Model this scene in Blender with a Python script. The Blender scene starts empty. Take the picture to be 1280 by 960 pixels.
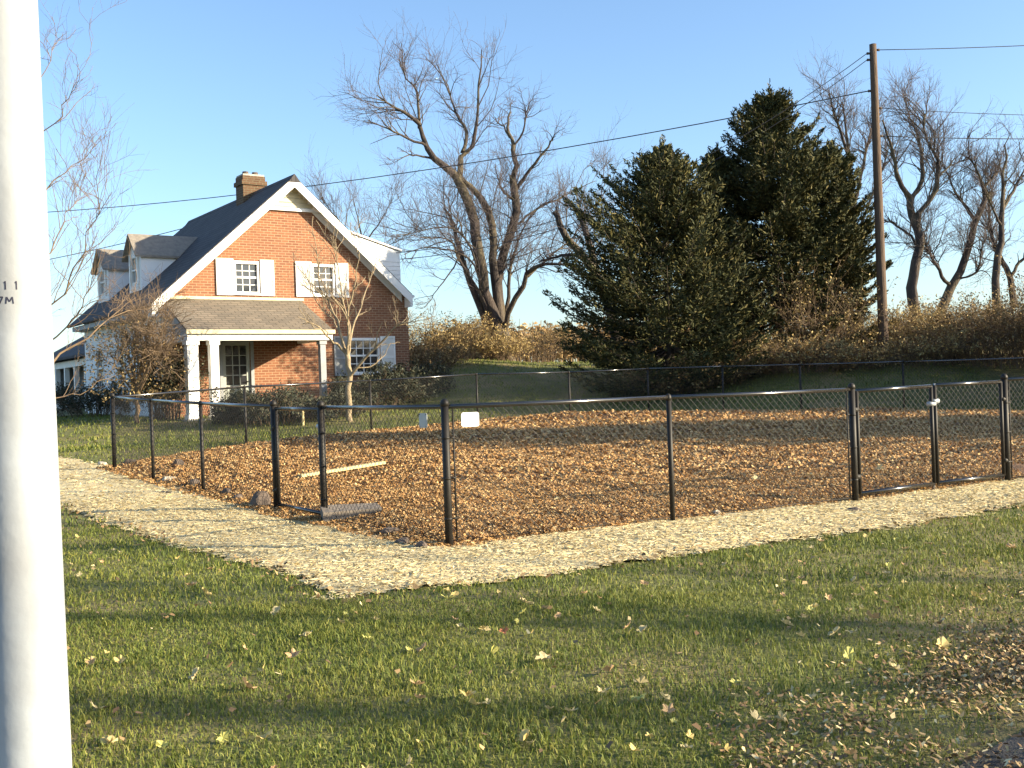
import bpy, math
import numpy as np
from mathutils import Vector, Matrix

# ------------------------------------------------------------------ scene, camera, world, sun
S = bpy.context.scene
COL = S.collection
R = math.radians
F_PX, CAM_H, ROLL = 1350.0, 1.37, R(2.0)
_pit = 4.0 / F_PX
_F0 = Vector((0, math.cos(_pit), math.sin(_pit)))
_U0 = Vector((0, -math.sin(_pit), math.cos(_pit)))
_R0 = Vector((1, 0, 0))
RV = _R0 * math.cos(ROLL) - _U0 * math.sin(ROLL)
UV = _R0 * math.sin(ROLL) + _U0 * math.cos(ROLL)
FV = _F0
CPOS = Vector((0, 0, CAM_H))
cam = bpy.data.objects.new("camera", bpy.data.cameras.new("camera"))
COL.objects.link(cam)
cam.matrix_world = Matrix(((RV.x, UV.x, -FV.x, 0), (RV.y, UV.y, -FV.y, 0), (RV.z, UV.z, -FV.z, CAM_H), (0, 0, 0, 1)))
cam.data.sensor_width = 36.0
cam.data.lens = 36.0 * F_PX / 1280.0
cam.data.clip_start = 0.05
cam.data.clip_end = 3000
S.camera = cam

SUN_AZ, SUN_EL = R(102), R(18)
sunv = Vector((math.sin(SUN_AZ) * math.cos(SUN_EL), math.cos(SUN_AZ) * math.cos(SUN_EL), math.sin(SUN_EL)))
W = bpy.data.worlds.new("World"); S.world = W; W.use_nodes = True
nt = W.node_tree
bg = nt.nodes["Background"]; bg.inputs[1].default_value = 0.11
sky = nt.nodes.new("ShaderNodeTexSky"); sky.sky_type = 'NISHITA'; sky.sun_disc = False
sky.sun_elevation = SUN_EL; sky.sun_rotation = SUN_AZ; sky.altitude = 0
sky.air_density = 1.0; sky.dust_density = 1.1; sky.ozone_density = 3.2
nt.links.new(sky.outputs[0], bg.inputs[0])
sl = bpy.data.lights.new("sun", 'SUN'); sl.energy = 5.0; sl.angle = R(0.5); sl.color = (1.0, 0.85, 0.60)
so = bpy.data.objects.new("sun", sl); COL.objects.link(so)
so.rotation_euler = sunv.to_track_quat('Z', 'Y').to_euler()
S.view_settings.view_transform = 'Standard'; S.view_settings.look = 'None'
S.view_settings.exposure = 1.5; S.view_settings.gamma = 1.0
try:
    S.cycles.max_bounces = 5; S.cycles.diffuse_bounces = 3; S.cycles.transparent_max_bounces = 6
except Exception:
    pass

rng = np.random.default_rng(7)

# ------------------------------------------------------------------ terrain
def ss(t):
    t = np.clip(t, 0, 1); return t * t * (3 - 2 * t)

def terrain(x, y):
    x = np.asarray(x, float); y = np.asarray(y, float)
    z = np.interp(y, [0, 10, 12, 14.5, 18, 22, 25, 28, 31, 50, 95], [0, 0, .01, .09, .22, .36, .41, .5, .57, .92, 1.85])
    yc = np.minimum(y, 95.0)
    z = np.where(y > 95, 1.85 - 0.004 * (y - 95), z)
    start = 29 - 2 * ss((x - 3) / 6)
    z = z + 1.5 * ss((yc - start) / (14 - 3 * ss((x - 3) / 6))) * ss((x + 7) / 5)
    z = z + 0.25 * ss((y - 25) / 5) * ss((2 - x) / 4)
    z = z + 0.012 * np.sin(x * 1.1 + 0.4 * y) * np.cos(y * 0.9 - 0.3 * x) + 0.008 * np.sin(2.3 * x + 1) * np.sin(1.9 * y)
    return z

def tz(x, y): return float(terrain(x, y))

def P(px, py, d):
    "the point at forward distance d seen at a place of the photograph (used to lay out distances once)"
    return CPOS + d * (FV + ((px - 640) / F_PX) * RV - ((py - 480) / F_PX) * UV)

def G(px, py, dmin=2.5, dmax=60.0):
    "the point of the ground seen there"
    prev = dmin; d = dmin
    while d < dmax:
        p = P(px, py, d)
        if p.z < tz(p.x, p.y):
            lo, hi = prev, d
            for _ in range(20):
                m = (lo + hi) / 2; q = P(px, py, m)
                if q.z < tz(q.x, q.y): hi = m
                else: lo = m
            return P(px, py, hi)
        prev = d; d += 0.1
    return P(px, py, dmax)

# ------------------------------------------------------------------ materials
def mat(name, c1, c2=None, scale=4.0, rough=0.8, bump=0.0, bscale=None, island=None, metal=0.0, c3=None, scale3=0.4, spec=None, coords='Object', stretch=None, detail=5, thin=0.0):
    m = bpy.data.materials.new(name); m.use_nodes = True
    n, l = m.node_tree.nodes, m.node_tree.links
    b = n["Principled BSDF"]
    b.inputs["Roughness"].default_value = rough; b.inputs["Metallic"].default_value = metal
    if spec is not None: b.inputs["Specular IOR Level"].default_value = spec
    tc = n.new("ShaderNodeTexCoord"); src = tc.outputs[coords]
    if stretch:
        mp = n.new("ShaderNodeMapping"); mp.inputs["Scale"].default_value = stretch
        l.new(src, mp.inputs[0]); src = mp.outputs[0]
    def rgb(c): return (c[0], c[1], c[2], 1)
    col = None
    def mix(fac, a, bb):
        x = n.new("ShaderNodeMix"); x.data_type = 'RGBA'
        if hasattr(fac, 'links'): l.new(fac, x.inputs[0])
        else: x.inputs[0].default_value = fac
        for i, v in ((6, a), (7, bb)):
            if hasattr(v, 'links'): l.new(v, x.inputs[i])
            else: x.inputs[i].default_value = rgb(v)
        return x.outputs[2]
    def noise(sc, lo, hi, det=detail):
        t = n.new("ShaderNodeTexNoise"); t.inputs["Scale"].default_value = sc; t.inputs["Detail"].default_value = det
        l.new(src, t.inputs["Vector"])
        mr = n.new("ShaderNodeMapRange"); mr.inputs[1].default_value = lo; mr.inputs[2].default_value = hi
        l.new(t.outputs["Fac"], mr.inputs[0]); return mr.outputs[0]
    col = c1
    if c2 is not None: col = mix(noise(scale, 0.35, 0.65), c1, c2)
    if c3 is not None: col = mix(noise(scale3, 0.45, 0.65), col, c3)
    if island:
        g = n.new("ShaderNodeNewGeometry")
        r = n.new("ShaderNodeValToRGB"); e = r.color_ramp.elements
        stops = island
        e[0].position, e[0].color = stops[0][0], rgb(stops[0][1])
        e[1].position, e[1].color = stops[-1][0], rgb(stops[-1][1])
        for ps, cc in stops[1:-1]:
            k = e.new(ps); k.color = rgb(cc)
        l.new(g.outputs["Random Per Island"], r.inputs[0])
        col = mix(0.68, col, r.outputs[0]) if c2 is not None or c3 is not None else r.outputs[0]
    if hasattr(col, 'links'): l.new(col, b.inputs["Base Color"])
    else: b.inputs["Base Color"].default_value = rgb(col)
    if bump:
        t = n.new("ShaderNodeTexNoise"); t.inputs["Scale"].default_value = bscale or scale * 3; t.inputs["Detail"].default_value = 6
        l.new(src, t.inputs["Vector"])
        bp = n.new("ShaderNodeBump"); bp.inputs["Strength"].default_value = bump; bp.inputs["Distance"].default_value = 0.05
        l.new(t.outputs["Fac"], bp.inputs["Height"]); l.new(bp.outputs[0], b.inputs["Normal"])
    if thin:
        tr = n.new("ShaderNodeBsdfTranslucent"); ms = n.new("ShaderNodeMixShader"); ms.inputs[0].default_value = thin
        if hasattr(col, 'links'): l.new(col, tr.inputs[0])
        else: tr.inputs[0].default_value = rgb(col)
        l.new(b.outputs[0], ms.inputs[1]); l.new(tr.outputs[0], ms.inputs[2])
        l.new(ms.outputs[0], n["Material Output"].inputs[0])
    return m

def shingle_mat(nm, c1, c2, gap, swap, w=.3, h=.14):
    m = bpy.data.materials.new(nm); m.use_nodes = True
    n, l = m.node_tree.nodes, m.node_tree.links; b = n["Principled BSDF"]; b.inputs["Roughness"].default_value = .92
    tc = n.new("ShaderNodeTexCoord"); sp = n.new("ShaderNodeSeparateXYZ"); cb = n.new("ShaderNodeCombineXYZ"); l.new(tc.outputs["Object"], sp.inputs[0])
    l.new(sp.outputs[1 if swap else 0], cb.inputs[0]); l.new(sp.outputs[0 if swap else 1], cb.inputs[1])
    br = n.new("ShaderNodeTexBrick"); l.new(cb.outputs[0], br.inputs[0]); br.inputs["Scale"].default_value = 1
    br.inputs["Brick Width"].default_value = w; br.inputs["Row Height"].default_value = h; br.inputs["Mortar Size"].default_value = .012
    for q, c in (("Color1", c1), ("Color2", c2), ("Mortar", gap)): br.inputs[q].default_value = (*c, 1)
    no = n.new("ShaderNodeTexNoise"); no.inputs["Scale"].default_value = 1.1; no.inputs["Detail"].default_value = 8; l.new(tc.outputs["Object"], no.inputs["Vector"])
    mx = n.new("ShaderNodeMix"); mx.data_type = 'RGBA'; mx.blend_type = 'MULTIPLY'; mx.inputs[0].default_value = .55
    l.new(br.outputs["Color"], mx.inputs[6])
    rp = n.new("ShaderNodeValToRGB"); rp.color_ramp.elements[0].position = .3; rp.color_ramp.elements[0].color = (.45, .45, .45, 1); rp.color_ramp.elements[1].position = .7; l.new(no.outputs["Fac"], rp.inputs[0]); l.new(rp.outputs[0], mx.inputs[7])
    l.new(mx.outputs[2], b.inputs["Base Color"])
    bp = n.new("ShaderNodeBump"); bp.inputs["Strength"].default_value = .5; bp.inputs["Distance"].default_value = .012; bp.invert = True
    l.new(br.outputs["Fac"], bp.inputs["Height"]); l.new(bp.outputs[0], b.inputs["Normal"])
    return m

def brick_mat(k=1.0, nm="red_brick"):
    m = bpy.data.materials.new(nm); m.use_nodes = True
    n, l = m.node_tree.nodes, m.node_tree.links; b = n["Principled BSDF"]
    tc = n.new("ShaderNodeTexCoord"); sp = n.new("ShaderNodeSeparateXYZ"); cb = n.new("ShaderNodeCombineXYZ")
    ad = n.new("ShaderNodeMath"); ad.operation = 'ADD'
    l.new(tc.outputs["Object"], sp.inputs[0]); l.new(sp.outputs[0], ad.inputs[0]); l.new(sp.outputs[1], ad.inputs[1])
    l.new(ad.outputs[0], cb.inputs[0]); l.new(sp.outputs[2], cb.inputs[1])
    br = n.new("ShaderNodeTexBrick"); l.new(cb.outputs[0], br.inputs[0])
    br.inputs["Scale"].default_value = 1.0; br.inputs["Brick Width"].default_value = 0.225; br.inputs["Row Height"].default_value = 0.078
    br.inputs["Mortar Size"].default_value = 0.010; br.inputs["Mortar Smooth"].default_value = 0.2
    br.inputs["Color1"].default_value = (0.265, 0.105, 0.050, 1); br.inputs["Color2"].default_value = (0.18, 0.068, 0.035, 1)
    br.inputs["Mortar"].default_value = (0.36, 0.25, 0.15, 1)
    no = n.new("ShaderNodeTexNoise"); no.inputs["Scale"].default_value = 1.3; no.inputs["Detail"].default_value = 6; l.new(tc.outputs["Object"], no.inputs["Vector"])
    mr = n.new("ShaderNodeMapRange"); mr.inputs[1].default_value = .4; mr.inputs[2].default_value = .75; mr.inputs[3].default_value = 0; mr.inputs[4].default_value = .45
    l.new(no.outputs["Fac"], mr.inputs[0])
    mx = n.new("ShaderNodeMix"); mx.data_type = 'RGBA'; l.new(mr.outputs[0], mx.inputs[0]); l.new(br.outputs["Color"], mx.inputs[6]); mx.inputs[7].default_value = (0.20, 0.085, 0.045, 1)
    l.new(mx.outputs[2], b.inputs["Base Color"]); b.inputs["Roughness"].default_value = .9
    for q in ('Color1', 'Color2', 'Mortar'):
        c_ = br.inputs[q].default_value; br.inputs[q].default_value = (c_[0] * k * (.8 if k < 1 else 1), c_[1] * k, c_[2] * k, 1)
    if k < 1: mx.inputs[7].default_value = (.12, .07, .035, 1)
    bp = n.new("ShaderNodeBump"); bp.inputs["Strength"].default_value = .6; bp.inputs["Distance"].default_value = .012; bp.invert = True
    l.new(br.outputs["Fac"], bp.inputs["Height"]); l.new(bp.outputs[0], b.inputs["Normal"])
    return m

M = dict(
    lawn=mat("lawn_soil", (.14, .14, .032), (.095, .10, .024), 3.0, .95, .5, 40, c3=(.22, .165, .065), scale3=.55),
    blade=mat("grass_blade", (.10, .125, .022), (.055, .085, .016), .9, .7, island=[(0, (.06, .095, .012)), (.4, (.135, .18, .022)), (.75, (.215, .24, .032)), (1, (.36, .32, .07))], c3=(.21, .19, .045), scale3=.8, thin=.25),
    mulch=mat("mulch_soil", (.20, .10, .042), (.11, .055, .025), 6, .95, .8, 30),
    chip=mat("mulch_chip", (.46, .24, .09), (.14, .07, .03), 1.6, .9, island=[(0, (.17, .085, .03)), (.3, (.40, .22, .075)), (.7, (.60, .37, .14)), (1, (.76, .58, .29))], detail=8),
    path=mat("straw_path", (.66, .55, .31), (.56, .45, .24), 5, .95, .6, 25, c3=(.38, .29, .14), scale3=.7),
    straw=mat("straw_fibre", (.5, .4, .2), rough=.9, island=[(0, (.34, .25, .11)), (.25, (.62, .50, .25)), (1, (.80, .69, .40))]),
    road=mat("asphalt", (.034, .033, .031), (.055, .05, .046), 30, .9, .4, 120),
    leafy=mat("dry_leaf_yellow", (.62, .50, .2), (.5, .36, .12), 20, .7, thin=.2),
    leafo=mat("dry_leaf_tan", (.42, .26, .12), (.55, .38, .2), 20, .7, thin=.2),
    leafp=mat("dry_leaf_pale", (.60, .50, .26), (.42, .34, .17), 20, .7, thin=.2),
    leafg=mat("leaf_green_yellow", (.42, .42, .1), (.5, .45, .15), 20, .7, thin=.2),
    leafr=mat("leaf_russet", (.34, .11, .05), (.45, .2, .09), 20, .7, thin=.2),
    litter=mat("leaf_litter", (.2, .1, .04), rough=.9, island=[(0, (.10, .06, .03)), (.5, (.24, .15, .07)), (.85, (.42, .30, .14)), (1, (.66, .55, .30))]),
    white=mat("white_paint", (.80, .79, .76), (.74, .73, .70), 3, .55),
    cream=mat("cream_trim", (.56, .50, .33), (.48, .43, .28), 4, .6),
    grey=mat("grey_paint_and_shade", (.27, .285, .30), (.22, .235, .25), 4, .6),  # plain grey paint, and shade put into the colour of several white parts
    siding=mat("white_siding", (.80, .80, .79), (.72, .72, .72), 2, .7),
    roof=shingle_mat("asphalt_shingle", (.085, .078, .08), (.06, .056, .06), (.03, .028, .03), True),
    proof=shingle_mat("porch_shingle", (.21, .17, .125), (.155, .13, .10), (.08, .065, .05), False),
    droof=mat("dormer_shingle", (.20, .175, .15), (.26, .23, .19), 8, .92, .5, 50),
    glass=mat("window_glass", (.012, .015, .018), (.03, .03, .035), 2, .08, spec=.8),
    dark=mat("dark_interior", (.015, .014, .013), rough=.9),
    door=mat("door_paint", (.34, .36, .33), (.28, .3, .27), 3, .6),
    slab=mat("slab_stone", (.19, .16, .13), (.13, .11, .09), 6, .9, .4),
    concrete=mat("concrete", (.38, .36, .32), (.28, .27, .24), 6, .9, .3),
    black=mat("black_vinyl", (.012, .011, .010), (.02, .017, .014), 8, .55, spec=.3),
    wirem=mat("black_wire", (.010, .010, .010), rough=.5),
    polew=mat("galvanised_white", (.36, .39, .42), (.30, .325, .35), 9, .6, .04, 45, c3=(.24, .25, .26), scale3=2.2),
    ink=mat("black_stencil", (.02, .02, .04), rough=.6),
    upole=mat("creosote_pole", (.12, .078, .048), (.075, .05, .036), 10, .9, .5, 40, stretch=(1, 1, .08)),
    cable=mat("cable", (.03, .03, .035), rough=.6),
    bark=mat("grey_bark", (.068, .052, .044), (.034, .027, .026), 5, .95, .9, 18, stretch=(1, 1, .35), c3=(.11, .09, .055), scale3=1.2),
    barkp=mat("pale_bark", (.32, .25, .155), (.21, .16, .10), 8, .9, .4, 25),
    twig=mat("twig_bark", (.12, .095, .092), (.085, .066, .066), 6, .9),
    twigp=mat("pale_twig", (.26, .20, .13), (.17, .13, .085), 6, .9),
    twigb=mat("brown_twig", (.20, .14, .085), (.12, .08, .05), 6, .9),
    needle=mat("spruce_needle", (.03, .045, .018), rough=.75, island=[(0, (.018, .024, .010)), (.45, (.045, .050, .016)), (.85, (.095, .088, .026)), (1, (.15, .12, .042))], spec=.25),
    shrub=mat("dark_shrub_leaf", (.02, .03, .012), rough=.7, island=[(0, (.012, .018, .008)), (.6, (.028, .035, .014)), (1, (.06, .055, .025))]),
    bramble=mat("dry_bramble", (.2, .13, .05), rough=.9, island=[(0, (.08, .052, .022)), (.45, (.20, .13, .05)), (.85, (.34, .24, .10)), (1, (.46, .36, .18))], thin=.15),
    golden=mat("golden_bramble", (.28, .18, .06), rough=.9, island=[(0, (.15, .10, .04)), (.5, (.33, .23, .085)), (1, (.52, .41, .19))], thin=.15),
    corn=mat("dry_corn", (.34, .22, .09), rough=.9, island=[(0, (.18, .10, .04)), (.6, (.38, .25, .11)), (1, (.55, .40, .2))], thin=.15),
    rock=mat("field_rock", (.12, .09, .07), (.065, .05, .04), 6, .9, .6, 20),
    rockp=mat("pale_rock", (.55, .47, .36), (.42, .35, .26), 6, .9, .6, 20),
    wood=mat("pale_wood", (.62, .52, .27), (.52, .42, .2), 6, .7, stretch=(1, 8, 8)),
    signw=mat("sign_white", (.86, .87, .88), (.82, .83, .85), 3, .35),
    signb=mat("sign_back", (.34, .36, .38), (.28, .3, .32), 5, .5, metal=.3),
    brick=brick_mat(1.001), brickd=brick_mat(.5, 'less_lit_brick'),  # chimney brick darkened in its colour to stand for weaker light
    rail=mat("black_rail", (.014, .013, .012), (.02, .018, .016), 8, .18, spec=1.0),
)

# ------------------------------------------------------------------ mesh helpers
def link_mesh(name, verts, faces, m, parent=None, smooth=False):
    me = bpy.data.meshes.new(name)
    me.from_pydata([tuple(v) for v in verts], [], faces); me.update()
    if smooth: me.polygons.foreach_set("use_smooth", [True] * len(me.polygons))
    me.materials.append(M[m] if isinstance(m, str) else m)
    o = bpy.data.objects.new(name, me); COL.objects.link(o)
    if parent is not None: o.parent = parent
    return o

def np_mesh(name, V, Fq, m, parent=None, smooth=False):
    "V (N,3), Fq (M,k) with k fixed"
    V = np.ascontiguousarray(V, np.float32).reshape(-1, 3); Fq = np.ascontiguousarray(Fq, np.int32)
    k = Fq.shape[1]
    me = bpy.data.meshes.new(name)
    me.vertices.add(len(V)); me.vertices.foreach_set("co", V.ravel())
    me.loops.add(Fq.size); me.loops.foreach_set("vertex_index", Fq.ravel())
    me.polygons.add(len(Fq)); me.polygons.foreach_set("loop_start", np.arange(0, Fq.size, k, dtype=np.int32))
    try: me.polygons.foreach_set("loop_total", np.full(len(Fq), k, np.int32))
    except Exception: pass
    if smooth: me.polygons.foreach_set("use_smooth", np.ones(len(Fq), bool))
    me.update(calc_edges=True); me.validate()
    me.materials.append(M[m] if isinstance(m, str) else m)
    o = bpy.data.objects.new(name, me); COL.objects.link(o)
    if parent is not None: o.parent = parent
    return o

class MB:
    def __init__(s): s.v = []; s.f = []
    def add(s, vs, fs):
        b = len(s.v); s.v += [tuple(v) for v in vs]; s.f += [tuple(b + i for i in f) for f in fs]; return s
    def box(s, x0, x1, y0, y1, z0, z1):
        return s.add([(x0, y0, z0), (x1, y0, z0), (x1, y1, z0), (x0, y1, z0), (x0, y0, z1), (x1, y0, z1), (x1, y1, z1), (x0, y1, z1)],
                     [(3, 2, 1, 0), (4, 5, 6, 7), (0, 1, 5, 4), (1, 2, 6, 5), (2, 3, 7, 6), (3, 0, 4, 7)])
    def prism(s, poly, d):
        "poly: 3-D points of a flat outline, d: extrusion vector"
        n = len(poly); d = Vector(d); a = [Vector(p) for p in poly]; b = [p + d for p in a]
        return s.add(a + b, [tuple(range(n))[::-1], tuple(range(n, 2 * n))] + [(i, (i + 1) % n, n + (i + 1) % n, n + i) for i in range(n)])
    def tube(s, pts, radii, n=8, cap=True):
        pts = [Vector(p) for p in pts]; K = len(pts); rings = []; ref = None
        for i in range(K):
            t = (pts[min(i + 1, K - 1)] - pts[max(i - 1, 0)]).normalized()
            if ref is None: ref = t.orthogonal().normalized()
            u = (ref - t * ref.dot(t)).normalized(); w = t.cross(u); ref = u
            r = radii[i] if hasattr(radii, '__len__') else radii
            rings.append([pts[i] + (u * math.cos(2 * math.pi * j / n) + w * math.sin(2 * math.pi * j / n)) * r for j in range(n)])
        vs = [p for r_ in rings for p in r_]
        fs = [(i * n + j, i * n + (j + 1) % n, (i + 1) * n + (j + 1) % n, (i + 1) * n + j) for i in range(K - 1) for j in range(n)]
        if cap: fs += [tuple(range(n))[::-1], tuple(range((K - 1) * n, K * n))]
        return s.add(vs, fs)
    def build(s, name, m, parent=None, smooth=False, off=None):
        v = s.v
        if off is not None: v = [(p[0] - off[0], p[1] - off[1], p[2] - off[2]) for p in v]
        return link_mesh(name, v, s.f, m, parent, smooth)

def tag(o, label=None, cat=None, group=None, kind=None):
    if label: o['label'] = label
    if cat: o['category'] = cat
    if group: o['group'] = group
    if kind: o['kind'] = kind
    return o

def thing(name, loc, label, cat, group=None, rz=0.0):
    o = bpy.data.objects.new(name, None); COL.objects.link(o); o.empty_display_size = .2
    o.location = loc; o.rotation_euler = (0, 0, rz)
    return tag(o, label, cat, group)

def copy_tree(o, parent=None):
    c = o.copy(); COL.objects.link(c)
    if parent is not None: c.parent = parent
    for ch in list(o.children): copy_tree(ch, c)
    return c

def tubes_np(Pt, Rd, sides):
    "Pt (N,K,3), Rd (N,K) -> verts, quads"
    N, K, _ = Pt.shape
    T = Pt[:, -1] - Pt[:, 0]; T /= np.linalg.norm(T, axis=1, keepdims=True) + 1e-9
    ref = np.where(np.abs(T[:, 2:3]) > .9, np.array([[1., 0, 0]]), np.array([[0., 0, 1.]]))
    u = np.cross(T, ref); u /= np.linalg.norm(u, axis=1, keepdims=True) + 1e-9
    w = np.cross(T, u)
    a = np.arange(sides) * 2 * np.pi / sides
    ring = u[:, None, :] * np.cos(a)[None, :, None] + w[:, None, :] * np.sin(a)[None, :, None]
    V = Pt[:, :, None, :] + ring[:, None, :, :] * Rd[:, :, None, None]
    base = (np.arange(N) * K * sides)[:, None, None]
    k = np.arange(K - 1)[None, :, None]; j = np.arange(sides)[None, None, :]
    i0 = base + k * sides + j; i1 = base + k * sides + (j + 1) % sides
    Fq = np.stack([i0, i1, i1 + sides, i0 + sides], -1).reshape(-1, 4)
    return V.reshape(-1, 3), Fq

def merge_np(parts):
    Vs, Fs, b = [], [], 0
    for v, f in parts:
        Vs.append(v); Fs.append(f + b); b += len(v)
    return np.concatenate(Vs), np.concatenate(Fs)

def unit(a): return a / (np.linalg.norm(a, axis=-1, keepdims=True) + 1e-9)

def sprout(g, Pt, Rd, n, L, ang=(.4, 1.0), up=.25, K=4, rmax=.03, rtip=.003, tmin=.25, tmax=1.0, bend=.25, grav=0.0, wt=None):
    "n child twigs on parent polylines; returns (n,K,3),(n,K)"
    N, KP, _ = Pt.shape
    plen = np.linalg.norm(np.diff(Pt, axis=1), axis=2).sum(1)
    w = plen if wt is None else wt
    idx = g.choice(N, n, p=w / w.sum())
    t = g.uniform(tmin, tmax, n) * (KP - 1.001); i = t.astype(int); f = (t - i)[:, None]
    a, b = Pt[idx, i], Pt[idx, i + 1]
    p0 = a * (1 - f) + b * f; tg = unit(b - a)
    r0 = np.minimum((Rd[idx, i] * (1 - f[:, 0]) + Rd[idx, i + 1] * f[:, 0]) * .75, rmax)
    rnd = g.normal(size=(n, 3)); pr = unit(rnd - tg * (rnd * tg).sum(1, keepdims=True))
    th = g.uniform(ang[0], ang[1], n)[:, None]
    d = unit(tg * np.cos(th) + pr * np.sin(th) + np.array([0, 0, up]))
    ln = L * g.uniform(.45, 1.15, n) * np.clip(plen[idx] / (plen.mean() + 1e-6), .5, 1.4)
    pts = [p0]; cur = p0
    for k in range(1, K):
        d = unit(d + g.normal(size=(n, 3)) * bend + np.array([0, 0, up * .35 - grav]))
        cur = cur + d * (ln / (K - 1))[:, None]; pts.append(cur)
    Q = np.stack(pts, 1)
    s = np.linspace(0, 1, K)[None, :]
    RR = r0[:, None] * (1 - s) + rtip * s
    return Q, RR

def resample(pts, K, jit=0.0, g=None):
    pts = np.array([tuple(p) for p in pts], float); n = len(pts)
    # Catmull-Rom
    ext = np.vstack([2 * pts[0] - pts[1], pts, 2 * pts[-1] - pts[-2]])
    out = []
    for u in np.linspace(0, n - 1 - 1e-6, K):
        i = int(u); t = u - i
        p0, p1, p2, p3 = ext[i], ext[i + 1], ext[i + 2], ext[i + 3]
        out.append(.5 * ((2 * p1) + (-p0 + p2) * t + (2 * p0 - 5 * p1 + 4 * p2 - p3) * t * t + (-p0 + 3 * p1 - 3 * p2 + p3) * t ** 3))
    out = np.array(out)
    if jit and g is not None: out[1:-1] += g.normal(size=(K - 2, 3)) * jit
    return out

def quads_np(c, u, v, bendv=None):
    "leaf quads centred at c with half axes u, v"
    n = len(c)
    b = 0 if bendv is None else bendv
    V = np.stack([c - u - v, c + u - v * .3 + b, c + u + v, c - u * .3 + v - b], 1)
    return V.reshape(-1, 3), np.arange(4 * n).reshape(n, 4)

# ------------------------------------------------------------------ plan of the yard (metres)
CA = (-.59, 9.34)
def frontp(t): return (CA[0] + .883 * t, CA[1] + .469 * t)
def leftp(t): return (CA[0] - .574 * t, CA[1] + .819 * t)
LEFT_T = [0, 2.5, 3.77, 6.25, 8.46, 10.6]
FRONT_T = [0, 2.378, 4.788, 6.03, 7.24, 9.65, 12.0]
REAR = [leftp(10.6), (-5.4, 21.8), (-3.3, 25.1), (-.87, 26.6), (1.45, 27.4), (3.6, 28.6)]
SIDE = [(3.6, 28.6), (5.5, 28.2), (7.1, 26.6), (9.2, 25.4), (11.4, 23.6), frontp(12.0)]
POLY_MULCH = [(-.72, 9.10), frontp(2.4), frontp(4.9), frontp(7.3), frontp(12.0), (11.4, 23.6), (9.2, 25.6), (7.1, 26.9), (5.5, 28.4), (3.6, 28.9), (1.45, 27.6), (-.87, 26.9), (-3.4, 25.4), (-5.6, 22.0), (-7.0, 18.1), (-4.45, 14.4), (-2.95, 12.3)]
POLY_PATH = [(-1.27, 7.12), (0, 7.58), (1.47, 8.56), (3.63, 9.7), (5.16, 10.9), (9.5, 13.3), (13.5, 15.4), (13, 17), frontp(12.2), (8, 14.4), (4, 12.2), (0, 10.3), (-.6, 10.2), (-2.6, 12.8), (-4.6, 15.6), (-6.75, 18.5), (-8.9, 21.0), (-13, 25), (-16, 25), (-11.2, 20.4), (-5.75, 13.6), (-3.3, 10.2), (-1.93, 8.4)]
ROAD_LINE = ((1.52, 3.74), (.69, .73))

def inpoly(x, y, poly):
    x = np.asarray(x); y = np.asarray(y); ins = np.zeros(x.shape, bool); n = len(poly)
    for i in range(n):
        x1, y1 = poly[i]; x2, y2 = poly[(i + 1) % n]
        c = ((y1 > y) != (y2 > y)) & (x < (x2 - x1) * (y - y1) / (y2 - y1 + 1e-12) + x1)
        ins ^= c
    return ins

def edge_dist(x, y, poly):
    d = np.full(np.shape(x), 1e9); n = len(poly)
    for i in range(n):
        x1, y1 = poly[i]; x2, y2 = poly[(i + 1) % n]
        dx, dy = x2 - x1, y2 - y1; L2 = dx * dx + dy * dy
        t = np.clip(((x - x1) * dx + (y - y1) * dy) / L2, 0, 1)
        d = np.minimum(d, np.hypot(x - x1 - t * dx, y - y1 - t * dy))
    return d

def wob(x, y, s=1.0):
    return (np.sin(3.1 * s * x + 1.7 * s * y) + np.sin(5.3 * s * y - 2.2 * s * x + 1.3) + .6 * np.sin(11 * s * x + 7 * s * y)) / 2.6

def road_side(x, y):   # > 0 on the road side
    (x0, y0), (dx, dy) = ROAD_LINE
    return ((x - x0) * dy - (y - y0) * dx)

def grid_sheet(name, xs, ys, zf, m, keep=None):
    X, Y = np.meshgrid(xs, ys); Z = zf(X, Y)
    ny, nx = X.shape
    V = np.stack([X, Y, Z], -1).reshape(-1, 3)
    i = (np.arange(ny - 1)[:, None] * nx + np.arange(nx - 1)[None, :])
    Fq = np.stack([i, i + 1, i + nx + 1, i + nx], -1).reshape(-1, 4)
    if keep is not None:
        K = keep(X, Y).ravel()
        Fq = Fq[K[Fq].all(1)]
        used = np.unique(Fq); remap = np.zeros(len(V), int); remap[used] = np.arange(len(used))
        V = V[used]; Fq = remap[Fq]
    return np_mesh(name, V, Fq, m, smooth=True)

xs = np.unique(np.concatenate([np.linspace(-1500, -60, 20), np.linspace(-60, -16, 30), np.arange(-16, 18, .3), np.linspace(18, 60, 30), np.linspace(60, 1500, 20)]))
ys = np.unique(np.concatenate([np.linspace(-300, -10, 10), np.arange(-10, 50, .3), np.linspace(50, 110, 30), np.linspace(110, 1800, 20)]))
tag(grid_sheet("lawn", xs, ys, terrain, 'lawn'), "olive green autumn lawn rising gently towards the house", kind='structure')

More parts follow.
